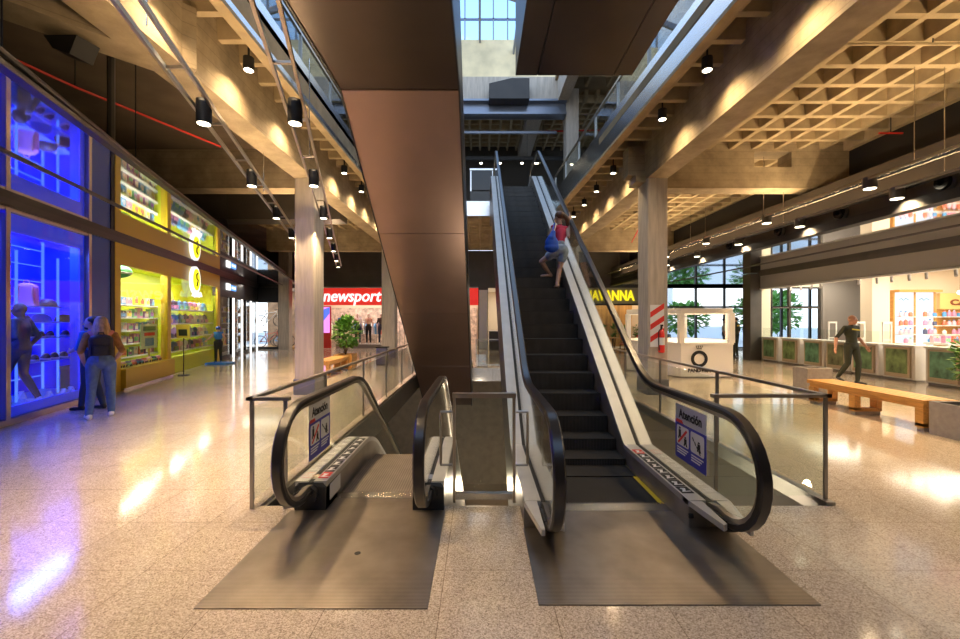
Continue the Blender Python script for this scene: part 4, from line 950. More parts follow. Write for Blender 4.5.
for (xa, ya), (xb, yb) in zip(FP, FP[1:]+FP[:1]):
    a, b = V((xa, ya, 0)), V((xb, yb, 0)); d = (b-a).normalized(); n = V((-d.y, d.x, 0)); a += n*.06+d*.1; b += n*.06-d*.1
    MB().prism([(p.x, p.y, .99) for p in (a, b, b+n*.008, a+n*.008)], (0, 0, .42)).build('display_glass', 'shopglass', ki, smooth=False)
kc = V((6.18, 11.84, .54))
ring = MB(); n = 36
for k in range(n):
    a0, a1 = 2*PI*k/n, 2*PI*(k+1)/n
    ring.prism([(kc.x+.235*math.cos(a0), kc.y, kc.z+.235*math.sin(a0)), (kc.x+.235*math.cos(a1), kc.y, kc.z+.235*math.sin(a1)), (kc.x+.15*math.cos(a1), kc.y, kc.z+.15*math.sin(a1)), (kc.x+.15*math.cos(a0), kc.y, kc.z+.15*math.sin(a0))], (0, -.012, 0))
ring.build('ring_emblem', 'txtk', ki, smooth=False)
cr_ = MB().box(kc.x-.07, kc.x+.07, kc.y-.012, kc.y, .815, .835)
for u in (-.09, -.03, .03, .09): cr_.prism([(kc.x+u*.7-.008, kc.y, .845), (kc.x+u*.7+.008, kc.y, .845), (kc.x+u+.008, kc.y, .91), (kc.x+u-.008, kc.y, .91)], (0, -.012, 0))
cr_.build('crown_emblem', 'txtk', ki, smooth=False)
text_mesh('PANDÓRA', .14, (kc.x, kc.y, .165), (1, 0, 0), UP, .64, .005, 0, .006).build('lettering', 'txtk', ki, smooth=False)
point((6.4, 13.4, 1.75), 25, NEUT, .15)

# ------------------------------------------------------------------ shop on the other side
struct('wall_fascia', MB().box(11.35, 11.5, 4, 17.15, 2.9, 3.40), 'greywall'); struct('trim_17', MB().box(11.30, 11.5, 4, 17.15, 3.40, 3.52), 'charcoal'); struct('trim_18', MB().box(11.32, 11.5, 4, 17.15, 2.86, 2.91), 'white')
struct('column_end', MB().box(10.95, 11.4, 17.0, 17.5, 0, 3.5), 'charcoal')
struct('wall_shop_end', MB().box(11.4, 11.8, 17.0, 17.2, 0, 3.4).box(11.8, 13.85, 17.0, 17.2, 2.95, 3.4), mat('end_pale', (.78, .76, .62), .6))
struct('wall_shop_grey', MB().box(13.85, 16.4, 17.0, 17.2, 0, 3.4).box(13.8, 13.88, 16.9, 17.05, 0, 3.0), 'grey')
struct('wall_shop_side', MB().box(14.0, 19, 14.6, 14.8, 0, 3.4).box(13.4, 14.0, 14.35, 14.8, 0, 3.4), 'cream')
struct('wall_shop_far', MB().box(18.8, 19, 4, 14.6, 0, 3.4), 'cream'); struct('ceiling_shop_right', MB().box(11.5, 19, 4, 17, 3.35, 3.42), 'cream')
mb = MB()
for x in (11.8, 12.55, 13.8): mb.box(x-.04, x+.04, 17.0, 17.12, 0, 2.95)
mb.box(11.8, 13.8, 17.0, 17.12, 2.1, 2.16).box(11.8, 13.8, 17.0, 17.12, 2.9, 2.97)
struct('window_5', mb, 'charcoal')
dr = struct('door_1', MB().box(15.9, 16.35, 16.92, 17.0, 0, 2.3), 'charcoal'); p = MB().box(15.96, 16.29, 16.90, 16.92, .1, 2.2).build('door_pane', mat('door_teal', (.10, .22, .24), .15), base=False); p['kind'] = 'structure'
pic = []
for i, c in enumerate(((.16, .30, .15), (.22, .33, .13), (.14, .34, .22), (.22, .24, .13))): pic.append(mat('picture_green', c, .35, var=.7, vs=3.5, stretch=(1, 1.5, 1)))
labs = ['farthest counter unit with green picture, beside the dark pillar', 'second counter unit from the dark pillar, with pale edged green picture', 'third counter unit from the dark pillar, with bright green picture', 'fourth counter unit from the pillar, at the elbow of the walking guard', 'counter unit with green picture directly behind the walking guard', 'counter unit with green picture past the guard, second from the frame edge', 'counter unit with brownish green picture beside the planter leaves', 'white counter unit cut by the frame edge']
for i, ly in enumerate((16.5, 15.42, 14.35, 13.4, 12.45, 11.44, 10.3, 9.2)):
    t = thing('counter_unit', labs[i], 'counter', (11.5, ly, 0))
    MB().box(11.40, 11.95, ly-.44, ly+.44, .05, .92).build('counter_body', 'white', t, smooth=False); MB().box(11.45, 11.9, ly-.43, ly+.43, 0, .05).build('kick_strip', 'grey', t, smooth=False)
    MB().box(11.36, 11.95, ly-.455, ly+.455, .92, .96).build('worktop', 'white', t, smooth=False)
    f = MB().box(11.34, 11.40, ly-.34, ly+.34, .10, .90).build('picture_frame', mat('frame_wood', (.58, .46, .33), .5), t, smooth=False)
    MB().box(11.332, 11.34, ly-.29, ly+.29, .2, .85).build('picture', pic[i % 4], f, smooth=False)
    MB().box(11.40, 11.41, ly-.45, ly+.45, .96, 1.32).build('glass_screen', 'glass', t, smooth=False)
def gate(label, x, y):
    t = thing('security_gate', label, 'security gate', (x, y, 0))
    for s in (-.13, .13): MB().rbox(x+s-.02, x+s+.02, y-.02, y+.02, .04, 1.55, .008).build('upright', 'white', t)
    MB().box(x-.15, x+.15, y-.02, y+.02, 1.52, 1.58).build('top_bar', 'white', t, smooth=False); MB().box(x-.11, x+.11, y-.015, y+.015, 1.0, 1.03).build('cross_bar', 'white', t, smooth=False); MB().box(x-.18, x+.18, y-.06, y+.06, 0, .04).build('base', 'white', t, smooth=False)
gate('white security gate behind the counter, before the grey wall', 12.25, 14.6); gate('white security gate behind the walking guard', 12.5, 13.8); gate('white security gate in front of the cream pillar', 12.6, 13.0)
su = thing('shelf_unit', 'white lit cosmetics shelf unit with wooden frame in the corner shop', 'shelving', (14.95, 14.4, 0))
MB().box(14.25, 15.65, 14.45, 14.58, 0, 2.62).build('back_panel', emat('cosmetics_white', (.86, .93, 1), .9), su, smooth=False)
for x in (14.22, 14.94, 15.62): MB().box(x-.025, x+.025, 14.42, 14.58, 0, 2.62).build('side_panel', 'wood', su, smooth=False)
MB().box(14.19, 15.65, 14.2, 14.58, 2.58, 2.66).build('top_panel', 'wood', su, smooth=False)
for x in (14.58, 15.28): MB().tube([(x-.18, 14.44, 2.32), (x-.1, 14.44, 2.38), (x-.02, 14.44, 2.31), (x+.06, 14.44, 2.38), (x+.16, 14.44, 2.32)], .018, 5).build('brand_script', mat('script_blue', (.25, .45, .6), .5), su)
ZS = (.5, .85, 1.15, 1.45, 1.75)
for z in ZS: MB().box(14.25, 15.62, 14.2, 14.45, z-.025, z).build('shelf', 'white', su, smooth=False)
s3 = thing('shelf_unit', 'dark goods shelves under the orange lettered board at the frame edge', 'shelving', (16.5, 14.4, 0))
MB().box(15.72, 17.6, 14.46, 14.58, 0, 2.0).build('back_panel', 'wood', s3, smooth=False); MB().box(15.72, 17.6, 14.35, 14.58, 2.0, 2.55).build('sign_board', mat('board_orange', (.80, .52, .20), .5), s3, smooth=False)
text_mesh('CAJA', .26, (16.52, 14.34, 2.15), (1, 0, 0), UP, .95, .012, 0, .01).build('lettering', mat('letter_brown', (.22, .07, .03), .5), s3, smooth=False)
for z in ZS: MB().box(15.72, 17.6, 14.2, 14.46, z-.025, z).build('shelf', 'white', s3, smooth=False)
BT = []
for i in (1, 0, 2, 6, 9, 8):
    t = thing('bottle', 'small cosmetic bottle on the corner shop shelves', 'bottle', (0, 0, 0), 'cosmetics on the corner shop shelves')
    MB().lathe([(.045, 0), (.05, .02), (.05, .13), (.03, .16), (.02, .17)], (0, 0, 0), 10).build('flask', PM[i], t); MB().lathe([(.022, .17), (.022, .21)], (0, 0, 0), 8).build('cap', PM[(i+4) % 10], t); BT.append(t)
k = 0
for z in ZS[1:]:
    for x in [14.36+.165*j for j in range(20)]:
        if 14.83 < x < 15.03 or 15.56 < x < 15.82 or R.random() < .12: continue
        o = BT[k] if k < 6 else dup(BT[R.randrange(6)]); k += 1; o.location = (x, 14.33, z+.001); o.scale = (1.2, 1, R.uniform(.75, 1.1))
tbl = thing('display_table', 'white display table with pink and red boxes in the corner shop', 'table', (14.2, 12.4, 0)); MB().box(13.5, 15.4, 12.1, 12.8, .9, .96).build('table_top', 'white', tbl, smooth=False)
for x in (13.55, 15.3):
    for y in (12.15, 12.7): MB().box(x, x+.05, y, y+.05, 0, .9).build('leg', 'white', tbl, smooth=False)
gb = [toybox(i, 'gift boxes on the corner shop table', 'small bright gift box on the white display table') for i in (1, 6, 8, 0, 5)]
for j in range(14):
    o = gb[j] if j < 5 else dup(gb[R.randrange(5)]); o.location = (13.65+.25*(j % 7), 12.3+.3*(j//7), .962); o.rotation_euler = (0, 0, R.uniform(-.2, .2)); o.scale = (.85, .85, .8)
tk = thing('track_light_rail', 'white track rail with small spotlights inside the corner shop', 'light', (12.0, 12, 2.85))
MB().box(11.98, 12.02, 6, 16.6, 2.95, 2.98).build('rail', 'white', tk, smooth=False)
for y in (7, 10, 13, 16): MB().cyl((12, y, 2.98), (12, y, 3.36), .008, n=6).build('hanger', 'white', tk)
for y in (16.2, 15.7, 15.2, 14.8, 13.3, 12.7, 12.25, 11.75, 11.3, 10.6):
    h = MB().cyl((12, y, 2.93), (11.93, y-.08, 2.74), .035, n=10).build('spot_head', 'grey', tk)
pl = thing('pendant_lamp', 'small round pendant lamp hanging before the orange board', 'lamp', (16.0, 14.0, 2.5)); MB().ell((16.0, 14.0, 2.55), .07).build('globe', 'lamp', pl); MB().cyl((16, 14, 2.62), (16, 14, 3.35), .005, n=6).build('cord', 'black', pl)
area((14.2, 12.6, 3.3), (14.2, 12.8, 0), E_SHOP, 4, 5, (1, .88, .68)); area((13, 15.8, 3.3), (13, 15.8, 0), E_SHOP*.25, 3, 1.5, (1, .88, .68)); area((15, 8.5, 3.3), (15, 8.5, 0), E_SHOP*.7, 5, 3, (1, .88, .68))
# red and white emergency plate and extinguisher on the column
ep = thing('extinguisher_plate', 'red and white striped plate on the concrete column', 'sign', (3.92, 9.17, 1.1))
MB().box(3.74, 3.99, 9.182, 9.199, 1.1, 1.9).build('wall_mount', 'steel', ep, smooth=False); MB().box(3.72, 4.02, 9.172, 9.182, 1.05, 1.97).build('plate', 'txtw', ep, smooth=False)
for z in (1.15, 1.42, 1.69): MB().prism([(3.72, 9.172, z), (4.02, 9.172, z+.2), (4.02, 9.172, z+.32), (3.72, 9.172, z+.12)], (0, -.004, 0)).build('red_stripe', 'signred', ep, smooth=False)
ex = thing('fire_extinguisher', 'red fire extinguisher hanging on the concrete column', 'fire extinguisher', (3.93, 9.08, .95))
MB().box(3.91, 3.95, 9.150, 9.165, 1.2, 1.3).build('wall_mount', 'steel', ex, smooth=False); MB().lathe([(.05, .93), (.065, .95), (.065, 1.33), (.05, 1.40), (.02, 1.43)], (3.93, 9.095, 0)).build('tank', 'red', ex); MB().lathe([(.018, 1.43), (.025, 1.47), (.02, 1.5)], (3.93, 9.095, 0), 10).build('valve', 'black', ex)
MB().tube([(3.93, 9.08, 1.47), (3.86, 9.07, 1.4), (3.86, 9.07, 1.1), (3.875, 9.065, .98)], .012, 6).build('hose', 'black', ex); MB().box(3.91, 3.95, 9.05, 9.11, 1.5, 1.54).build('lever', 'black', ex, smooth=False); MB().lathe([(.0655, 1.1), (.0658, 1.11), (.0658, 1.25), (.0655, 1.26)], (3.93, 9.095, 0)).build('label_band', 'txtw', ex)

# ------------------------------------------------------------------ benches and planters
def bench(label, x0, x1, y0, y1):
    t = thing('bench', label, 'bench', ((x0+x1)/2, (y0+y1)/2, 0))
    n = 4; w = (x1-x0)/n
    for k in range(n): MB().box(x0+w*k+.008, x0+w*(k+1)-.008, y0, y1, .40, .47).build('seat_slat', 'wood', t, smooth=False)
    MB().box(x0+.04, x1-.04, y0+.03, y1-.03, .34, .40).build('under_frame', 'wood', t, smooth=False)
    for y in (y0+.02, (y0+y1)/2+.05, y1-.14):
        f = MB().box(x0+.03, x0+.13, y, y+.12, .08, .34).box(x1-.13, x1-.03, y, y+.12, .08, .34).box(x0+.03, x1-.03, y, y+.12, .06, .12); f.build('leg_frame', 'wood', t, smooth=False)
        MB().box(x0+.05, x1-.05, y+.01, y+.11, 0, .06).build('foot_block', 'stone', t, smooth=False)
    return t
bench('honey wood bench with grey planter boxes at both ends', 6.45, 6.98, 6.12, 8.3)
bench('honey wood bench beyond the concrete column with small tree at its end', -4.75, -4.25, 11.9, 13.7)
def planter(label, x0, x1, y0, y1, h, m='stone'):
    t = thing('planter', label, 'planter', ((x0+x1)/2, (y0+y1)/2, 0)); w = .05
    mb = MB().box(x0, x0+w, y0, y1, 0, h).box(x1-w, x1, y0, y1, 0, h).box(x0+w, x1-w, y0, y0+w, 0, h).box(x0+w, x1-w, y1-w, y1, 0, h).box(x0+w, x1-w, y0+w, y1-w, 0, .1)
    mb.build('planter_walls', m, t, smooth=False); MB().box(x0+w, x1-w, y0+w, y1-w, .1, h-.05).build('soil', 'soil', t, smooth=False); return t
planter('grey stone planter at the near end of the honey bench, by the frame edge', 6.5, 7.5, 5.1, 6.08, .47)
planter('grey stone cube planter at the far end of the honey bench', 6.63, 7.14, 8.5, 8.9, .66)
planter('wooden planter box holding the small tree at the end of the hall', -4.8, -4.2, 13.75, 14.35, .5, 'wood')
def plant(name, label, base, c, rad, n, leaf, cat='plant', stems=5, group=None):
    t = thing(name, label, cat, base, group); rr = random.Random(int(base[0]*100+base[1])); b = V(base); c = V(c)
    st = MB(); lf = MB()
    for k in range(stems):
        a = 2*PI*k/stems; e = c+V((math.cos(a)*rad[0]*.5, math.sin(a)*rad[1]*.5, rad[2]*rr.uniform(-.1, .5))); st.tube([b, b.lerp(e, .5)+V((rr.uniform(-.03, .03), rr.uniform(-.03, .03), 0)), e], [.014, .01, .005], 5)
    for k in range(n):
        th, ph, r = math.acos(rr.uniform(-1, 1)), rr.uniform(0, 2*PI), rr.random()**.4
        p = c+V((rad[0]*r*math.sin(th)*math.cos(ph), rad[1]*r*math.sin(th)*math.sin(ph), rad[2]*r*math.cos(th)))
        d = ((p-c).normalized()+V((rr.uniform(-.6, .6), rr.uniform(-.6, .6), rr.uniform(-.4, .6)))).normalized(); s = d.cross(V((0, 0, 1)))
        s = (s if s.length > .01 else V((1, 0, 0))).normalized(); L = leaf*rr.uniform(.7, 1.3); w_ = L*.42; u = s.cross(d)*L*.12
        lf.add([p, p+d*L*.35+s*w_-u*.3, p+d*L, p+d*L*.35-s*w_-u*.3, p+d*L*.45+u], [(0, 1, 4), (1, 2, 4), (2, 3, 4), (3, 0, 4)])
    st.build('stems', 'stem', t); lf.build('foliage', 'leaf', t, smooth=False); return t
plant('potted_shrub', 'leafy green shrub growing in the grey planter at the frame edge', (6.95, 5.6, .42), (6.86, 5.6, 1.08), (.42, .36, .42), 800, .10)
plant('potted_tree', 'small green tree at the end of the bench before the red sign', (-4.5, 14.05, .45), (-4.45, 14.05, 1.22), (.42, .42, .5), 420, .16, 'tree')
for i, x in enumerate((6.05, 6.7, 7.35, 8.0, 8.6)):
    plant('cafe_plant', 'low green plant in the row under the yellow cafe lettering', (x, 22.9, .0), (x, 22.9, 1.0), (.22, .18, .4), 110, .13, group='plants in front of the cafe')
# street greenery beyond the window wall
for i, (x, y, h, lab) in enumerate(((13, 34, 3.4, 'round green tree outside behind the jewellery kiosk'), (17.5, 36, 3.0, 'round green tree outside behind the two standing people'), (22, 33, 3.6, 'round green tree outside seen through the corner shop window'), (27, 38, 4, 'tall green tree outside past the grey shop wall'))):
    plant('street_tree', lab, (x, y, -.1), (x, y, h*.6), (1.9, 1.6, h*.42), 600, .5, 'tree', 4)
bt = thing('building', 'pale apartment building outside beyond the window wall', 'building', (26, 80, -.1)); MB().box(16, 34, 74, 86, -.1, 22).build('walls', 'signpale', bt, smooth=False)
wm = MB()
for f in range(6):
    for c in range(8): wm.box(17+2.1*c, 18.2+2.1*c, 73.9, 74, 1.5+3.2*f, 3.2+3.2*f)
wm.build('window_panes', 'plinth', bt, smooth=False)
# ------------------------------------------------------------------ light fittings, pipes, air nozzles
def downlight(label, x, y):
    t = thing('ceiling_downlight', label, 'light', (x, y, 5.27), 'black cylinder downlights along the concrete beams')
    MB().cyl((x, y, 5.27), (x, y, 5.45), .075, n=18).build('housing', 'black', t); MB().cyl((x, y, 5.266), (x, y, 5.27), .062, n=18).build('lens', 'lamp', t); MB().cyl((x, y, 5.45), (x, y, 5.85), .015, n=8).build('mount', 'black', t)
    spot((x, y, 5.25), (x, y, 0), E_DOWN*(.5 if y < 4 else 1), 150, WARM, 1., .06)
for y in (1.7, 3.2, 4.65, 6.1, 7.6, 10.4, 11.9, 13.3, 14.8): downlight('small black cylinder downlight under the slab edge over the long escalator', 3.30, y)
for y in (1.7, 3.2, 4.65, 6.1, 7.6, 10.4, 11.9, 13.3, 14.8): downlight('small black cylinder downlight under the slab edge beside the overhead escalator', -3.36, y)
def track(label, fx, ya, yb, ys, z=4.0, gap=.10, e=None, slope=-.3, hang=()):
    t = thing('light_track', label, 'light', (fx(ya), ya, z))
    for s in (-gap, gap): 
        MB().prism([(fx(ya)+s-.016, ya, z), (fx(ya)+s+.016, ya, z), (fx(yb)+s+.016, yb, z), (fx(yb)+s-.016, yb, z)], (0, 0, .045)).build('track_rail', 'rail', t, smooth=False)
    ym = (ya+yb)/2; l_ = area((fx(ym), ym, z+.07), (fx(ym), ym, 9), E_UPFILL*.5, .06, (yb-ya)*.95, WARM); l_.rotation_euler = (PI, 0, math.atan(.3))  # added upward fill above the rails, brightens the ceiling; no fitting modelled
    n = int((yb-ya)/1.1)
    for k in range(n+1): y = ya+(yb-ya)*k/n; MB().box(fx(y)-gap, fx(y)+gap, y-.012, y+.012, z+.01, z+.035).build('cross_bar', 'rail', t, smooth=False)
    for y in hang: MB().cyl((fx(y), y, z+.03), (fx(y), y, 5.5), .007, n=5).build('suspension_wire', 'steel', t)
    for y in ys:
        h = MB().cyl((fx(y), y, z-.16), (fx(y), y, z+.1), .078, n=18).build('spot_housing', 'black', t); MB().cyl((fx(y), y, z-.163), (fx(y), y, z-.16), .066, n=18).build('lens', 'lamp', h)
        spot((fx(y), y, z-.175), (fx(y)+slope, y+.2, 0), e*(.5 if y < 4 else 1), 95, WARM, .8, .06)
YS = (2.6, 4.7, 6.9, 9.1, 11.3, 13.5)
track('twin rail light track hanging nearer the lit shopfronts', lambda y: -1.68-.3*y, .5, 14.3, YS, e=E_TRK, slope=.3, hang=(3.4, 7.8, 12.0))
track('twin rail light track hanging beside the overhead escalator', lambda y: -.66-.3*y, .5, 18.5, YS+(15.7, 17.6), e=E_TRK, hang=(6.2, 12.0, 16.5))
def side_track(label, x, z, ys, aim):
    t = thing('light_track', label, 'light', (x, 10, z))
    for s in (-.07, .07): MB().box(x+s-.014, x+s+.014, 1, 22, z, z+.05).build('track_rail', 'steel', t, smooth=False)
    MB().box(x-.05, x+.05, 1, 22, z+.035, z+.05).build('dark_insert', 'black', t, smooth=False)
    l_ = area((x, 11.5, z+.08), (x, 11.5, 9), E_UPFILL, .06, 20, WARM); l_.rotation_euler = (PI, 0, 0)  # added uplight strip without a fitting, there to lift the waffle ceiling
    for y in (3, 6.4, 9.8, 13.2, 16.6, 20):
        MB().cyl((x, y, z+.05), (x, y, 5.5), .008, n=5).build('suspension_wire', 'steel', t)
    for y in ys:
        h = MB().cyl((x, y, z-.13), (x, y, z+.06), .10, n=18).build('spot_housing', 'charcoal', t); MB().cyl((x, y, z-.134), (x, y, z-.13), .085, n=18).build('lens', 'lamp', h)
        spot((x, y, z-.15), (x+aim, y-.2, 0), E_TRK*1.1*(.5 if y < 4 else 1), 110, WARM, .8, .07)
side_track('upper black light track hanging before the dark bulkhead', 6.62, 4.0, (2.9, 5.0, 7.13, 9.7, 12.3, 14.9), -.5)
side_track('lower black light track hanging close against the dark bulkhead', 7.08, 3.83, (3.6, 5.6, 7.13, 9.3, 11.5, 13.7, 15.9), 2.6)
noz = None
for i, (y, lab) in enumerate(((4.7, 'round black air nozzle on the bulkhead, cut by the frame edge'), (6.57, 'largest round black air nozzle on the dark bulkhead'), (8.47, 'second round black air nozzle from the frame edge on the bulkhead'), (10.2, 'third round black air nozzle from the frame edge on the bulkhead'), (12.2, 'smallest round black air nozzle on the bulkhead, near the column'))):
    if noz is None:
        noz = thing('air_nozzle', lab, 'air vent', (7.3, y, 3.80))
        MB().lathe([(.17, 0), (.17, .03), (.13, .05), (.13, 0)], (0, 0, 0), 22).xf(lambda p: V((7.298-p.z, y+p.x, 3.80+p.y))).build('ring', 'black', noz)
        MB().lathe([(.12, .01), (.11, .09), (.05, .09), (.05, .02)], (0, 0, 0), 18).xf(lambda p: V((7.298-p.z, y+p.x, 3.80+p.y))).build('jet_cone', 'blackgloss', noz)
    else: dup(noz, loc=(7.3, y, 3.80), label=lab)
def pipe(name, label, pts, r, m, cat='pipe', hang=None):
    t = thing(name, label, cat, pts[0]); MB().tube(pts, r, 8).build('pipe_run', m, t)
    for p in pts[1:-1] or [tuple((a+b)/2 for a, b in zip(pts[0], pts[-1]))]: MB().cyl((p[0], p[1], p[2]), (p[0], p[1], 5.5), .008, n=5).build('hanger', 'black', t)
    return t
pipe('sprinkler_pipe', 'thin red sprinkler pipe under the dark slab above the blue shop', [(-5.9, 3.3, 4.72), (-5.4, 5.6, 4.75), (-4.7, 7.6, 4.78)], .018, 'red')
pipe('sprinkler_pipe', 'thin red sprinkler pipe under the coffered ceiling past the concrete column', [(4.3, 10.2, 4.95), (5.2, 13.5, 4.75), (5.6, 15.5, 4.5)][::-1], .022, 'red')
pipe('sprinkler_pipe', 'short red sprinkler pipe by the black void wall', [(7.6, 8.0, 5.2), (8.05, 8.0, 5.2)], .018, 'red')
pipe('conduit_pipe', 'thin tan pipe crossing the coffered ceiling near the frame corner', [(4.2, 5.75, 5.42), (6.2, 5.75, 5.42), (8.2, 5.75, 5.42)], .02, 'conc2')
pipe('guard_pipe', 'grey pipe running along above the mirrored soffit edge', [(-4.1+1.2, .0, 3.95), (-4.1, 3.6, 3.95), (-4.97, 6.06, 3.95), (-6.5, 10.8, 3.95), (-9.5, 20.5, 3.95)], .03, 'post')
pipe('ceiling_post', 'dark vertical steel hanger post above the blue shopfront', [(-5.05, 5.75, 3.62), (-5.05, 5.75, 5.5)], .045, 'charcoal', 'post')
tr = thing('light_track', 'dark track with five small bright lamps on the second floor', 'light', (2, 20, 9.3)); MB().box(-1.5, 7, 19.95, 20.05, 9.25, 9.4).build('track_rail', 'black', tr, smooth=False)
for x in (-1.2, .05, .95, 2.0, 2.75, 4.1, 5.4):
    MB().cyl((x, 20, 9.1), (x, 20, 9.25), .06, n=12).build('spot_housing', 'black', tr); MB().ell((x, 20, 9.09), (.07, .07, .04)).build('lens', 'lamp', tr)
for x in (-1, 3, 6.5): MB().cyl((x, 20, 9.4), (x, 20, 11.5), .012, n=6).build('hanger', 'black', tr)
pipe('sprinkler_pipe', 'red sprinkler pipes hanging below the second floor ceiling', [(-1, 19.6, 10.4), (2.2, 19.6, 10.4), (5.5, 19.4, 10.4)], .035, 'red')
for o_ in [bpy.data.objects.get('ceiling_bulkhead')]: pass
kk = thing('kiosk', 'small dark glazed booth upstairs beside the overhead escalator', 'kiosk', (0, 17.5, 6.01)); MB().box(-.4, .55, 17.2, 18.0, 6.01, 6.9).build('counter_body', 'charcoal', kk, smooth=False); MB().box(-.35, .5, 17.18, 17.2, 6.95, 7.75).build('dark_screen', 'blackgloss', kk, smooth=False); MB().box(-.42, .57, 17.15, 18, 7.75, 7.82).build('top_panel', 'steel', kk, smooth=False)
for x in (-.4, .5): MB().box(x, x+.05, 17.18, 17.25, 6.9, 7.75).build('post', 'steel', kk, smooth=False)
for i, (y, c, lab) in enumerate(((7.3, 'red', 'red banner panel on the second floor shop wall over the void'), (8.4, 'navy', 'dark blue banner panel on the second floor shop wall'), (9.6, 'signpale', 'pale banner panel on the second floor shop wall'))):
    b = thing('wall_banner', lab, 'banner', (8.55, y, 7)); MB().box(8.52, 8.58, y-.4, y+.4, 6.3, 9.6).build('banner_cloth', c, b, smooth=False); MB().cyl((8.54, y-.45, 9.62), (8.54, y+.45, 9.62), .025, n=8).build('banner_rod', 'steel', b)

# ------------------------------------------------------------------ people and mannequins: one fused body mesh each
def body(prims, mats, voxel, smooth_it=2):
    """prims: (kind, data, material index) fused into one continuous surface"""
    mb = MB()
    for kd, dt, _ in prims:
        if kd == 'c':
            p0, r0, p1, r1 = dt; p0, p1 = V(p0), V(p1); mb.cyl(p0, p1, r0, r1, 14); mb.ell(p0, r0, 14, 10); mb.ell(p1, r1, 14, 10)
        else:
            c, r = dt[:2]; rot = dt[2] if len(dt) > 2 else None; mb.ell(c, r, 18, 12, rot)
    me = bpy.data.meshes.new('raw'); me.from_pydata(mb.v, [], mb.f)
    bm = bmesh.new(); bm.from_mesh(me); bmesh.ops.recalc_face_normals(bm, faces=bm.faces); bm.to_mesh(me); bm.free()
    ob = bpy.data.objects.new('raw', me); COL.objects.link(ob)
    m = ob.modifiers.new('r', 'REMESH'); m.mode = 'VOXEL'; m.voxel_size = voxel
    m2 = ob.modifiers.new('s', 'SMOOTH'); m2.factor = .5; m2.iterations = smooth_it
    out = bpy.data.meshes.new_from_object(ob.evaluated_get(bpy.context.evaluated_depsgraph_get()))
    bpy.data.objects.remove(ob); bpy.data.meshes.remove(me)
    out.materials.clear()
    for k in mats: out.materials.append(M[k])
    def dist(p, kd, dt):
        if kd == 'c':
            a, r0, b, r1 = V(dt[0]), dt[1], V(dt[2]), dt[3]; ab = b-a; t = max(0, min(1, (p-a).dot(ab)/max(1e-9, ab.length_squared))); return (p-a-ab*t).length-(r0+(r1-r0)*t)
        c, r = V(dt[0]), dt[1]; r = (r, r, r) if isinstance(r, (int, float)) else r; q = p-c
        if len(dt) > 2: q = dt[2].inverted() @ q
        k = math.sqrt(sum((q[i]/r[i])**2 for i in range(3))); return (k-1)*min(r)
    for pl in out.polygons:
        c = pl.center; pl.material_index = min(((dist(c, kd, dt), mi) for kd, dt, mi in prims))[1]; pl.use_smooth = True
    return out
def hand(prims, w, d, palm, mi, s=1., curl=.35):
    """palm with five separate, bent fingers. w wrist, d finger direction, palm = palm facing direction"""
    w, d, p = V(w), V(d).normalized(), V(palm); p = (p-d*p.dot(d)).normalized(); sd = d.cross(p)
    rot = Matrix((sd, d, p)).transposed()
    prims.append(('e', (w+d*.05*s, (.040*s, .055*s, .017*s), rot), mi))
    for u, L, r in ((-.029, .060, .0088), (-.010, .074, .0092), (.010, .069, .0092), (.028, .054, .0084)):
        a = w+d*.088*s+sd*u*s; b = a+(d*math.cos(curl*.6)+p*math.sin(curl*.6))*L*.55*s; c = b+(d*math.cos(curl*1.8)+p*math.sin(curl*1.8))*L*.5*s
        prims.append(('c', (a, r*s, b, r*s*.95), mi)); prims.append(('c', (b, r*s*.95, c, r*s*.8), mi))
    a = w+d*.028*s-sd*.03*s; b = a+(d*.6-sd*.7+p*.2).normalized()*.04*s; c = b+(d*.9-sd*.2+p*.4).normalized()*.032*s
    prims.append(('c', (a, .0115*s, b, .0105*s), mi)); prims.append(('c', (b, .0105*s, c, .009*s), mi))
def rotz(a): return Matrix.Rotation(a, 3, 'Z')
def head(prims, c, yaw, pitch, mi, s=1.):
    rot = rotz(yaw) @ Matrix.Rotation(pitch, 3, 'X'); c = V(c)
    q = lambda x, y, z: c+rot @ V((x*s, y*s, z*s))
    prims.append(('e', (q(0, -.008, .02), (.074*s, .094*s, .098*s), rot), mi)); prims.append(('e', (q(0, .03, -.045), (.055*s, .062*s, .068*s), rot), mi))
    prims.append(('c', (q(0, .088, .02), .010*s, q(0, .106, -.018), .015*s), mi)); prims.append(('e', (q(0, .085, -.058), (.026*s, .013*s, .008*s), rot), mi))
    for x in (-.077, .077): prims.append(('e', (q(x, -.012, .0), (.009*s, .02*s, .03*s), rot), mi))
    return q, rot
def face(parent, q, s=1.):
    for x in (-.03, .03): MB().ell(q(x, .083, .022), .011*s, 10, 8).build('eye', 'txtw', parent); MB().ell(q(x, .092, .022), .0055*s, 8, 6).build('pupil', 'txtk', parent)
    MB().ell(q(0, .095, -.058), (.022*s, .007*s, .004*s), 10, 6).build('mouth', mat('lips', (.45, .16, .13), .5), parent)
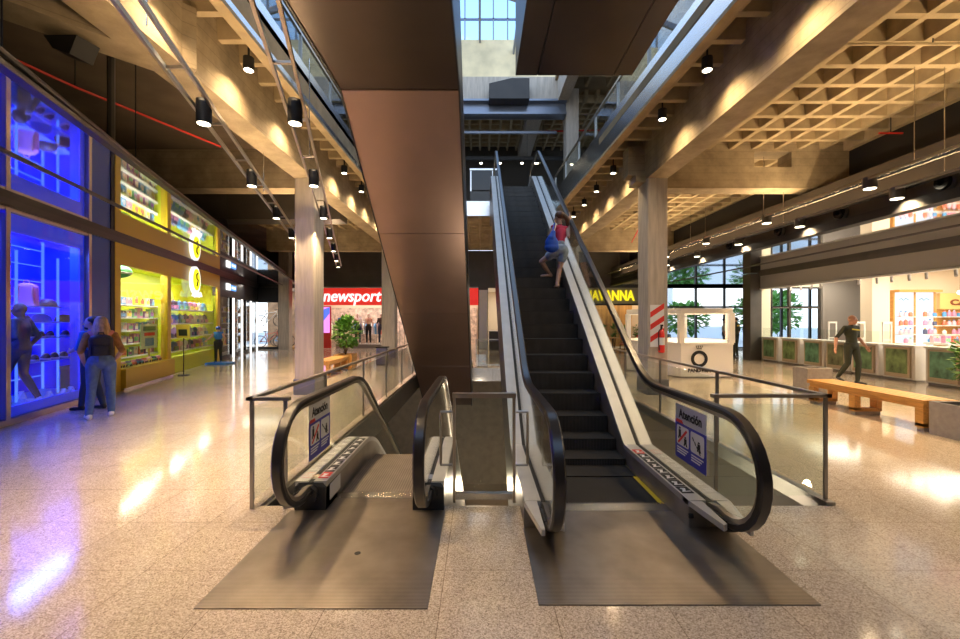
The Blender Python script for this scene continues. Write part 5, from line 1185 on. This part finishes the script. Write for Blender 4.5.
def fig(name, label, cat, base, heading, H, J, mats, zones, voxel=.0085, group=None, yaw=0., pitch=0., hands=True, finish=None, slim=1.):
    """J: joint positions for a 1.70 m figure facing +Y with its feet at z = 0; zones: material index of the head, arms, forearms, trunk, hips, legs, shins, feet"""
    t = thing(name, label, cat, base, group); s = H/1.70
    rz = rotz(heading); W = lambda p: V(base)+rz @ (V(p)*s)
    P = []; z = zones; g = {k: W(v) for k, v in J.items()}; k = slim*s
    P.append(('c', (g['pelvis'], .125*k, g['waist'], .115*k), z['hip'])); P.append(('e', (g['pelvis'], (.168*k, .125*k, .12*k), rz), z['hip']))
    P.append(('c', (g['waist'], .112*k, g['chest'], .122*k), z['trunk'])); P.append(('e', (g['chest'], (.168*k, .112*k, .17*k), rz), z['trunk']))
    P.append(('c', (g['shL'], .058*k, g['shR'], .058*k), z['trunk'])); P.append(('c', (g['chest'], .07*k, g['neck'], .052*k), z['trunk'])); P.append(('c', (g['neck'], .052*s, g['head'], .05*s), z['head']))
    for sd in 'LR':
        P.append(('c', (g['sh'+sd], .056*k, g['el'+sd], .042*k), z['arm'])); P.append(('c', (g['el'+sd], .041*k, g['wr'+sd], .027*s), z['fore']))
        P.append(('c', (g['hip'+sd], .092*k, g['kn'+sd], .062*k), z['leg'])); P.append(('c', (g['kn'+sd], .060*k, g['kn'+sd].lerp(g['an'+sd], .4), .060*k), z['shin'])); P.append(('c', (g['kn'+sd].lerp(g['an'+sd], .4), .060*k, g['an'+sd], .043*k), z['shin']))
        an, to = g['an'+sd], g['to'+sd]; d = (to-an); d.z = 0; d.normalize(); lo = V((0, 0, -.045*s)) if abs(an.z-to.z) < .2*s else V((0, 0, 0))
        P.append(('c', (an, .042*s, an+lo-d*.03*s, .04*s), z['foot'])); P.append(('c', (an+lo-d*.03*s, .038*s, to, .03*s), z['foot']))
        if hands:
            fd = (g['wr'+sd]-g['el'+sd]); ins = rz @ V((1 if sd == 'L' else -1, .2, 0)); hand(P, g['wr'+sd], fd, ins, z['hand'], s)
    q, rot = head(P, g['head'], heading+yaw, pitch, z['head'], s)
    me = body(P, mats, voxel); off_ = V(base)
    for v in me.vertices: v.co -= off_
    b = link('body', me, t, off_)
    if finish: finish(t, g, W, q, rot, s)
    return t
J0 = dict(pelvis=(0, 0, .95), waist=(0, 0, 1.08), chest=(0, -.005, 1.27), neck=(0, -.01, 1.46), head=(0, .015, 1.58), shL=(-.165, -.01, 1.39), shR=(.165, -.01, 1.39), elL=(-.225, -.03, 1.12), elR=(.225, -.03, 1.12), wrL=(-.235, .06, .89), wrR=(.235, .06, .89),
          hipL=(-.09, 0, .92), hipR=(.09, 0, .92), knL=(-.10, .02, .50), knR=(.10, .02, .50), anL=(-.11, -.02, .085), anR=(.11, -.02, .085), toL=(-.13, .15, .03), toR=(.13, .15, .03))
def JJ(**k): d = dict(J0); d.update(k); return d
def fuse(prims, voxel=.01): return body([(a, b, 0) for a, b in prims], ['hairb'], voxel)
def child_mesh(name, prims, m, t, voxel=.01, it=2):
    me = body([(a, b, 0) for a, b in prims], [m], voxel, it); o_ = root_loc(t)
    for v in me.vertices: v.co -= o_
    return link(name, me, t, o_)
# woman at the shop windows
def fin_w(t, g, W, q, rot, s):
    child_mesh('hair', [('e', (q(0, -.025, .04), (.092, .105, .10), rot)), ('c', (q(0, -.08, .0), .085, q(0, -.12, -.14), .10)), ('c', (q(0, -.12, -.14), .095, q(.01, -.13, -.30), .055)), ('c', (q(-.06, -.05, 0), .045, q(-.10, -.07, -.2), .04)), ('c', (q(.06, -.05, 0), .045, q(.1, -.07, -.2), .04))], 'hairl', t, .012)
    child_mesh('hood', [('c', (W((-.13, -.02, 1.43)), .05, W((0, -.13, 1.36)), .055)), ('c', (W((.13, -.02, 1.43)), .05, W((0, -.13, 1.36)), .055))], 'pink', t, .012)
wz = dict(head=0, arm=1, fore=0, trunk=1, hip=2, leg=2, shin=2, foot=3, hand=0)
fig('person', 'person in mustard top and jeans wearing a black backpack, walking past the blue window', 'person', (-6.36, 7.05, 0), .72, 1.69,
    JJ(elL=(-.25, -.06, 1.13), wrL=(-.22, .10, .95), elR=(.27, -.08, 1.13), wrR=(.2, .08, 1.0), hipL=(-.10, -.02, .9), hipR=(.10, -.02, .9), anL=(-.15, -.06, .085), toL=(-.19, .11, .03), knL=(-.12, .02, .5), anR=(.13, .08, .085), toR=(.14, .25, .03), knR=(.12, .06, .5)),
    ['skin', 'tan', 'jean', 'shoe'], wz, finish=fin_w, slim=1.1)
def worn_pack(name, label, base, rz, m, m2):
    t = backpack(name, label, m, m2); t.location = base; t.rotation_euler = (0, 0, rz); return t
bp_ = worn_pack('backpack', 'small black backpack worn by the person in the mustard top', (-6.215, 6.888, 1.06), .72, 'black', 'black'); bp_.scale = (.95, .8, .8)
# man beside her
def fin_m(t, g, W, q, rot, s):
    child_mesh('hair', [('e', (q(0, -.03, .045), (.082, .09, .085), rot)), ('e', (q(0, -.06, .0), (.076, .06, .07), rot))], 'hairk', t, .01)
    child_mesh('beard', [('e', (q(0, .045, -.085), (.05, .05, .035), rot))], 'hairk', t, .008)
fig('person', 'person with dark hair and blue shirt looking into the shop', 'person', (-7.12, 7.70, 0), 1.5, 1.70,
    JJ(elL=(-.23, .03, 1.13), wrL=(-.15, .24, 1.08), anL=(-.1, .1, .085), toL=(-.12, .27, .03), anR=(.1, -.12, .085), toR=(.12, .05, .03)), ['skin', 'bluecl', 'jeand', 'shoek'], wz, yaw=.45, finish=fin_m, voxel=.01)
# guard walking towards the camera
def fin_g(t, g, W, q, rot, s):
    face(t, q, s)
    c = (g['chest']+V((0, 0, .02))); f = rotz(PI+.12) @ V((0, 1, 0)); r_ = rotz(PI+.12) @ V((1, 0, 0))
    MB().prism([c+f*.118+r_*u+V((0, 0, v)) for u, v in ((-.11, .03), (.11, .055), (.11, .085), (-.11, .06))], f*.006).build('chest_band', mat('badge_yellow', (.75, .6, .02), .5), t, smooth=False)
    child_mesh('belt', [('e', (W((0, 0, 1.0)), (.172, .132, .03), rotz(PI+.12)))], 'black', t, .01)
gz = dict(head=0, arm=1, fore=0, trunk=1, hip=1, leg=1, shin=1, foot=2, hand=0)
fig('person', 'person in dark green guard uniform walking past the green picture counters', 'person', (9.55, 10.8, 0), PI+.12, 1.76,
    JJ(elL=(-.30, -.10, 1.15), wrL=(-.34, .06, .92), elR=(.31, -.10, 1.14), wrR=(.40, -.04, .90), knL=(-.09, .10, .52), anL=(-.08, .08, .085), toL=(-.10, .26, .03), knR=(.10, -.0, .51), anR=(.10, -.24, .17), toR=(.11, -.11, .06), head=(0, .03, 1.58)),
    ['skin2', 'guard', 'shoek'], gz, yaw=.15, finish=fin_g)
# two people standing by the dark pillar
def fin_2(t, g, W, q, rot, s):
    child_mesh('hair', [('e', (q(0, -.03, .04), (.082, .092, .085), rot))], 'hairk', t, .012)
def fin_3(t, g, W, q, rot, s):
    fin_2(t, g, W, q, rot, s)
    MB().prism([W((-.10, -.125, 1.30)), W((.10, -.125, 1.30)), W((.10, -.125, 1.36)), W((-.10, -.125, 1.36))], rotz(.5) @ V((0, -.008, 0))).build('back_patch', 'yellow', t, smooth=False)
fig('person', 'person in dark guard uniform standing with back turned beside the dark pillar', 'person', (11.25, 18.5, 0), .5, 1.76, JJ(), ['skin', 'guard', 'shoek'], gz, voxel=.014, finish=fin_3, hands=True, slim=1.1)
fig('person', 'person in white shirt standing behind the guard beside the dark pillar', 'person', (11.25, 19.3, 0), -2.2, 1.72, JJ(), ['skin', 'shoe', 'jeand', 'shoek'], wz, voxel=.014, finish=fin_2)
seat = dict(pelvis=(0, -.08, .56), waist=(0, -.09, .70), chest=(0, -.07, .90), neck=(0, -.06, 1.09), head=(0, -.02, 1.21), shL=(-.165, -.07, 1.02), shR=(.165, -.07, 1.02), elL=(-.23, .0, .78), elR=(.23, .0, .78), wrL=(-.14, .22, .70), wrR=(.14, .22, .70),
            hipL=(-.09, -.04, .54), hipR=(.09, -.04, .54), knL=(-.11, .38, .52), knR=(.11, .38, .52), anL=(-.11, .36, .085), anR=(.11, .36, .085), toL=(-.12, .52, .03), toR=(.12, .52, .03))
for x, y, h, m_, lab, lc in ((7.35, 16.7, 2.0, 'jeand', 'person in dark clothes sitting on a red chair behind the jewellery kiosk', 'red chair under the sitter in dark clothes behind the kiosk'), (8.25, 17.0, -2.4, 'pink', 'person in pink top sitting on a red chair behind the jewellery kiosk', 'red chair under the sitter in the pink top behind the kiosk')):
    fig('person', lab, 'person', (x, y, 0), h, 1.70, JJ(**seat), ['skin', m_, 'jeand', 'shoek'], wz, voxel=.014, finish=fin_2)
    o = dup(c0, loc=(x, y, 0), rot=h+PI, label=lc, group='red chairs behind the kiosk'); o.rotation_euler = (0, 0, h)
    o.location = V((x, y, 0)) - rotz(h) @ V((0, .09, 0)); o.rotation_euler = (0, 0, h+PI); o.scale = (1, 1, .88)
# girl on the escalator, given in world coordinates
GB = (1.43, 8.2, 2.262)
zs_ = lambda k: stepR(3.74+.33*k)
z13, z14 = zs_(13), zs_(14)
GJ = dict(pelvis=(1.56, 8.22, 3.02), waist=(1.57, 8.24, 3.15), chest=(1.58, 8.28, 3.34), neck=(1.575, 8.30, 3.54), head=(1.555, 8.32, 3.665), shL=(1.43, 8.24, 3.46), shR=(1.72, 8.30, 3.45), elL=(1.36, 8.26, 3.22), elR=(1.725, 8.18, 3.26), wrL=(1.42, 8.40, 3.04), wrR=(1.79, 8.40, 3.69),
          hipL=(1.475, 8.22, 2.98), hipR=(1.64, 8.22, 2.98), knL=(1.22, 8.33, 2.80), knR=(1.56, 8.26, 2.64), anL=(1.39, 8.42, z14+.08), anR=(1.50, 8.16, z13+.08), toL=(1.24, 8.44, z14+.03), toR=(1.48, 8.30, z13+.03))
sg_ = 1.0
GJ = {k: tuple((V(v)-V(GB))*1.7/1.6) for k, v in GJ.items()}
def fin_girl(t, g, W, q, rot, s):
    child_mesh('hair', [('e', (q(0, -.03, .045), (.088, .10, .09), rot)), ('c', (q(.02, -.10, .05), .045, q(.09, -.16, -.04), .05)), ('c', (q(.09, -.16, -.04), .05, q(.13, -.14, -.22), .03))], 'hairb', t, .01)
    a, b = g['hipL'], g['hipR']
    child_mesh('shorts', [('e', (g['pelvis'], (.175, .135, .12))), ('c', (a, .10, a.lerp(g['knL'], .45), .088)), ('c', (b, .10, b.lerp(g['knR'], .42), .088))], 'jeanl', t, .011)
fig('person', 'person in raspberry tank top and denim shorts leaning on the handrail of the long escalator', 'person', GB, 0, 1.6, GJ, ['skin', 'raspb', 'jeanl'], dict(head=0, arm=0, fore=0, trunk=1, hip=2, leg=0, shin=0, foot=0, hand=0), yaw=.75, finish=fin_girl, slim=.86)
bb = thing('shoulder_bag', 'bright blue drawstring bag hanging at the hip of the escalator rider', 'bag', (1.36, 8.02, 2.92))
cb = V((1.37, 8.03, 3.10)); me = body([('e', (cb, (.13, .085, .15)), 0), ('c', (cb+V((0, 0, .1)), .085, cb+V((.03, 0, .21)), .05), 0), ('e', (cb-V((0, 0, .07)), (.14, .09, .10)), 0)], ['bluebag'], .012)
for v in me.vertices: v.co -= root_loc(bb)
link('bag_body', me, bb, V((0, 0, 0))); MB().tube([cb+V((.03, 0, .2)), (1.41, 8.12, 3.40), (1.45, 8.17, 3.52), (1.45, 8.33, 3.50)], .014, 6).build('strap', 'bluebag', bb); MB().tube([cb+V((.04, .02, .2)), (1.44, 8.13, 3.36), (1.48, 8.17, 3.52)], .01, 6).build('cord', 'white', bb)
# mannequins
mz = dict(head=0, arm=1, fore=0, trunk=1, hip=2, leg=2, shin=2, foot=3, hand=0)
def mann(label, base, h, mats, H=1.8, J=None, fin=None): return fig('mannequin', label, 'mannequin', base, h, H, J or JJ(), mats, mz, voxel=.016, finish=fin)
mann('white mannequin in blue shirt and black trousers in the sportswear shop', (-8.15, 24.75, .222), PI, ['manneq', 'bluecl', 'black', 'shoek'])
mann('white mannequin in pale shirt on the podium, next to the lit panel side', (-7.15, 24.6, .222), PI+.2, ['manneq', 'white', 'jeand', 'shoe'])
mann('white mannequin in cream shirt and cap at the middle of the podium', (-6.5, 24.5, .222), PI-.2, ['manneq', 'cream', 'black', 'shoe'])
mann('white mannequin in dark clothes at the column end of the podium', (-5.8, 24.7, .222), PI+.4, ['manneq', 'charcoal', 'jeand', 'shoe'])
M['track'] = mat('dark_tracksuit', (.03, .035, .05), .7)
mp = LP(7.52, .42, .162)
mann('mannequin in dark tracksuit standing in the blue shop window', tuple(mp), -1.25+PI, ['black', 'track', 'track', 'shoe'], 1.78, JJ(elL=(-.26, -.08, 1.13), wrL=(-.2, .12, 1.0), elR=(.26, -.1, 1.13), wrR=(.26, .05, .92), anL=(-.16, .16, .085), toL=(-.2, .32, .03), knL=(-.13, .14, .5), anR=(.14, -.16, .085), toR=(.17, 0, .03)))
def fin_k(t, g, W, q, rot, s):
    child_mesh('cap', [('e', (q(0, -.01, .055), (.092, .108, .075), rot)), ('e', (q(0, .11, .05), (.07, .07, .012), rot))], 'navy', t, .01)
    MB().lathe([(.093, 0), (.095, .02), (.093, .028)], q(0, -.01, .04), 18).build('cap_band', 'red', t)
fig('mannequin', 'child mannequin in blue cap and waistcoat on a blue base outside the toy shop', 'mannequin', (-9.72, 15.6, .06), PI+.3, 1.32, JJ(elR=(.30, .05, 1.2), wrR=(.42, .2, 1.08), elL=(-.27, -.02, 1.14), wrL=(-.26, .1, .92)), ['skin', 'bluecl', 'black', 'bluecl'], dict(head=0, arm=0, fore=0, trunk=1, hip=2, leg=2, shin=2, foot=3, hand=0), voxel=.014, finish=fin_k, slim=1.15)
kb = thing('floor_plinth', 'flat bright blue base under the child mannequin', 'base', (-9.72, 15.6, 0)); MB().rbox(-10.05, -9.25, 15.3, 15.9, 0, .058, .05).build('base_block', mat('base_blue', (.02, .2, .75), .4), kb)

sp = thing('loudspeaker', 'black wedge loudspeaker under the diagonal concrete beam', 'speaker', (-4.5, 4.62, 4.5))
MB().prism([(-4.68, 4.5, 4.70), (-4.32, 4.5, 4.70), (-4.40, 4.5, 4.50), (-4.58, 4.5, 4.56)], (.05, .22, 0)).build('cabinet', 'black', sp, smooth=False); MB().box(-4.52, -4.47, 4.58, 4.63, 4.70, 4.78).build('ceiling_mount', 'charcoal', sp, smooth=False)
lb = thing('litter_bin', 'dark square litter bin standing before the second concrete column', 'bin', (-3.55, 15.3, 0)); MB().rbox(-3.75, -3.35, 15.1, 15.5, .03, .62, .03).build('bin_body', 'plinth', lb); MB().box(-3.72, -3.38, 15.13, 15.47, 0, .03).build('base', 'black', lb, smooth=False); MB().rbox(-3.76, -3.34, 15.09, 15.51, .62, .66, .03).build('lid', 'black', lb)
# ------------------------------------------------------------------ other lamps of the place
point((0, 8, -1.5), 90)
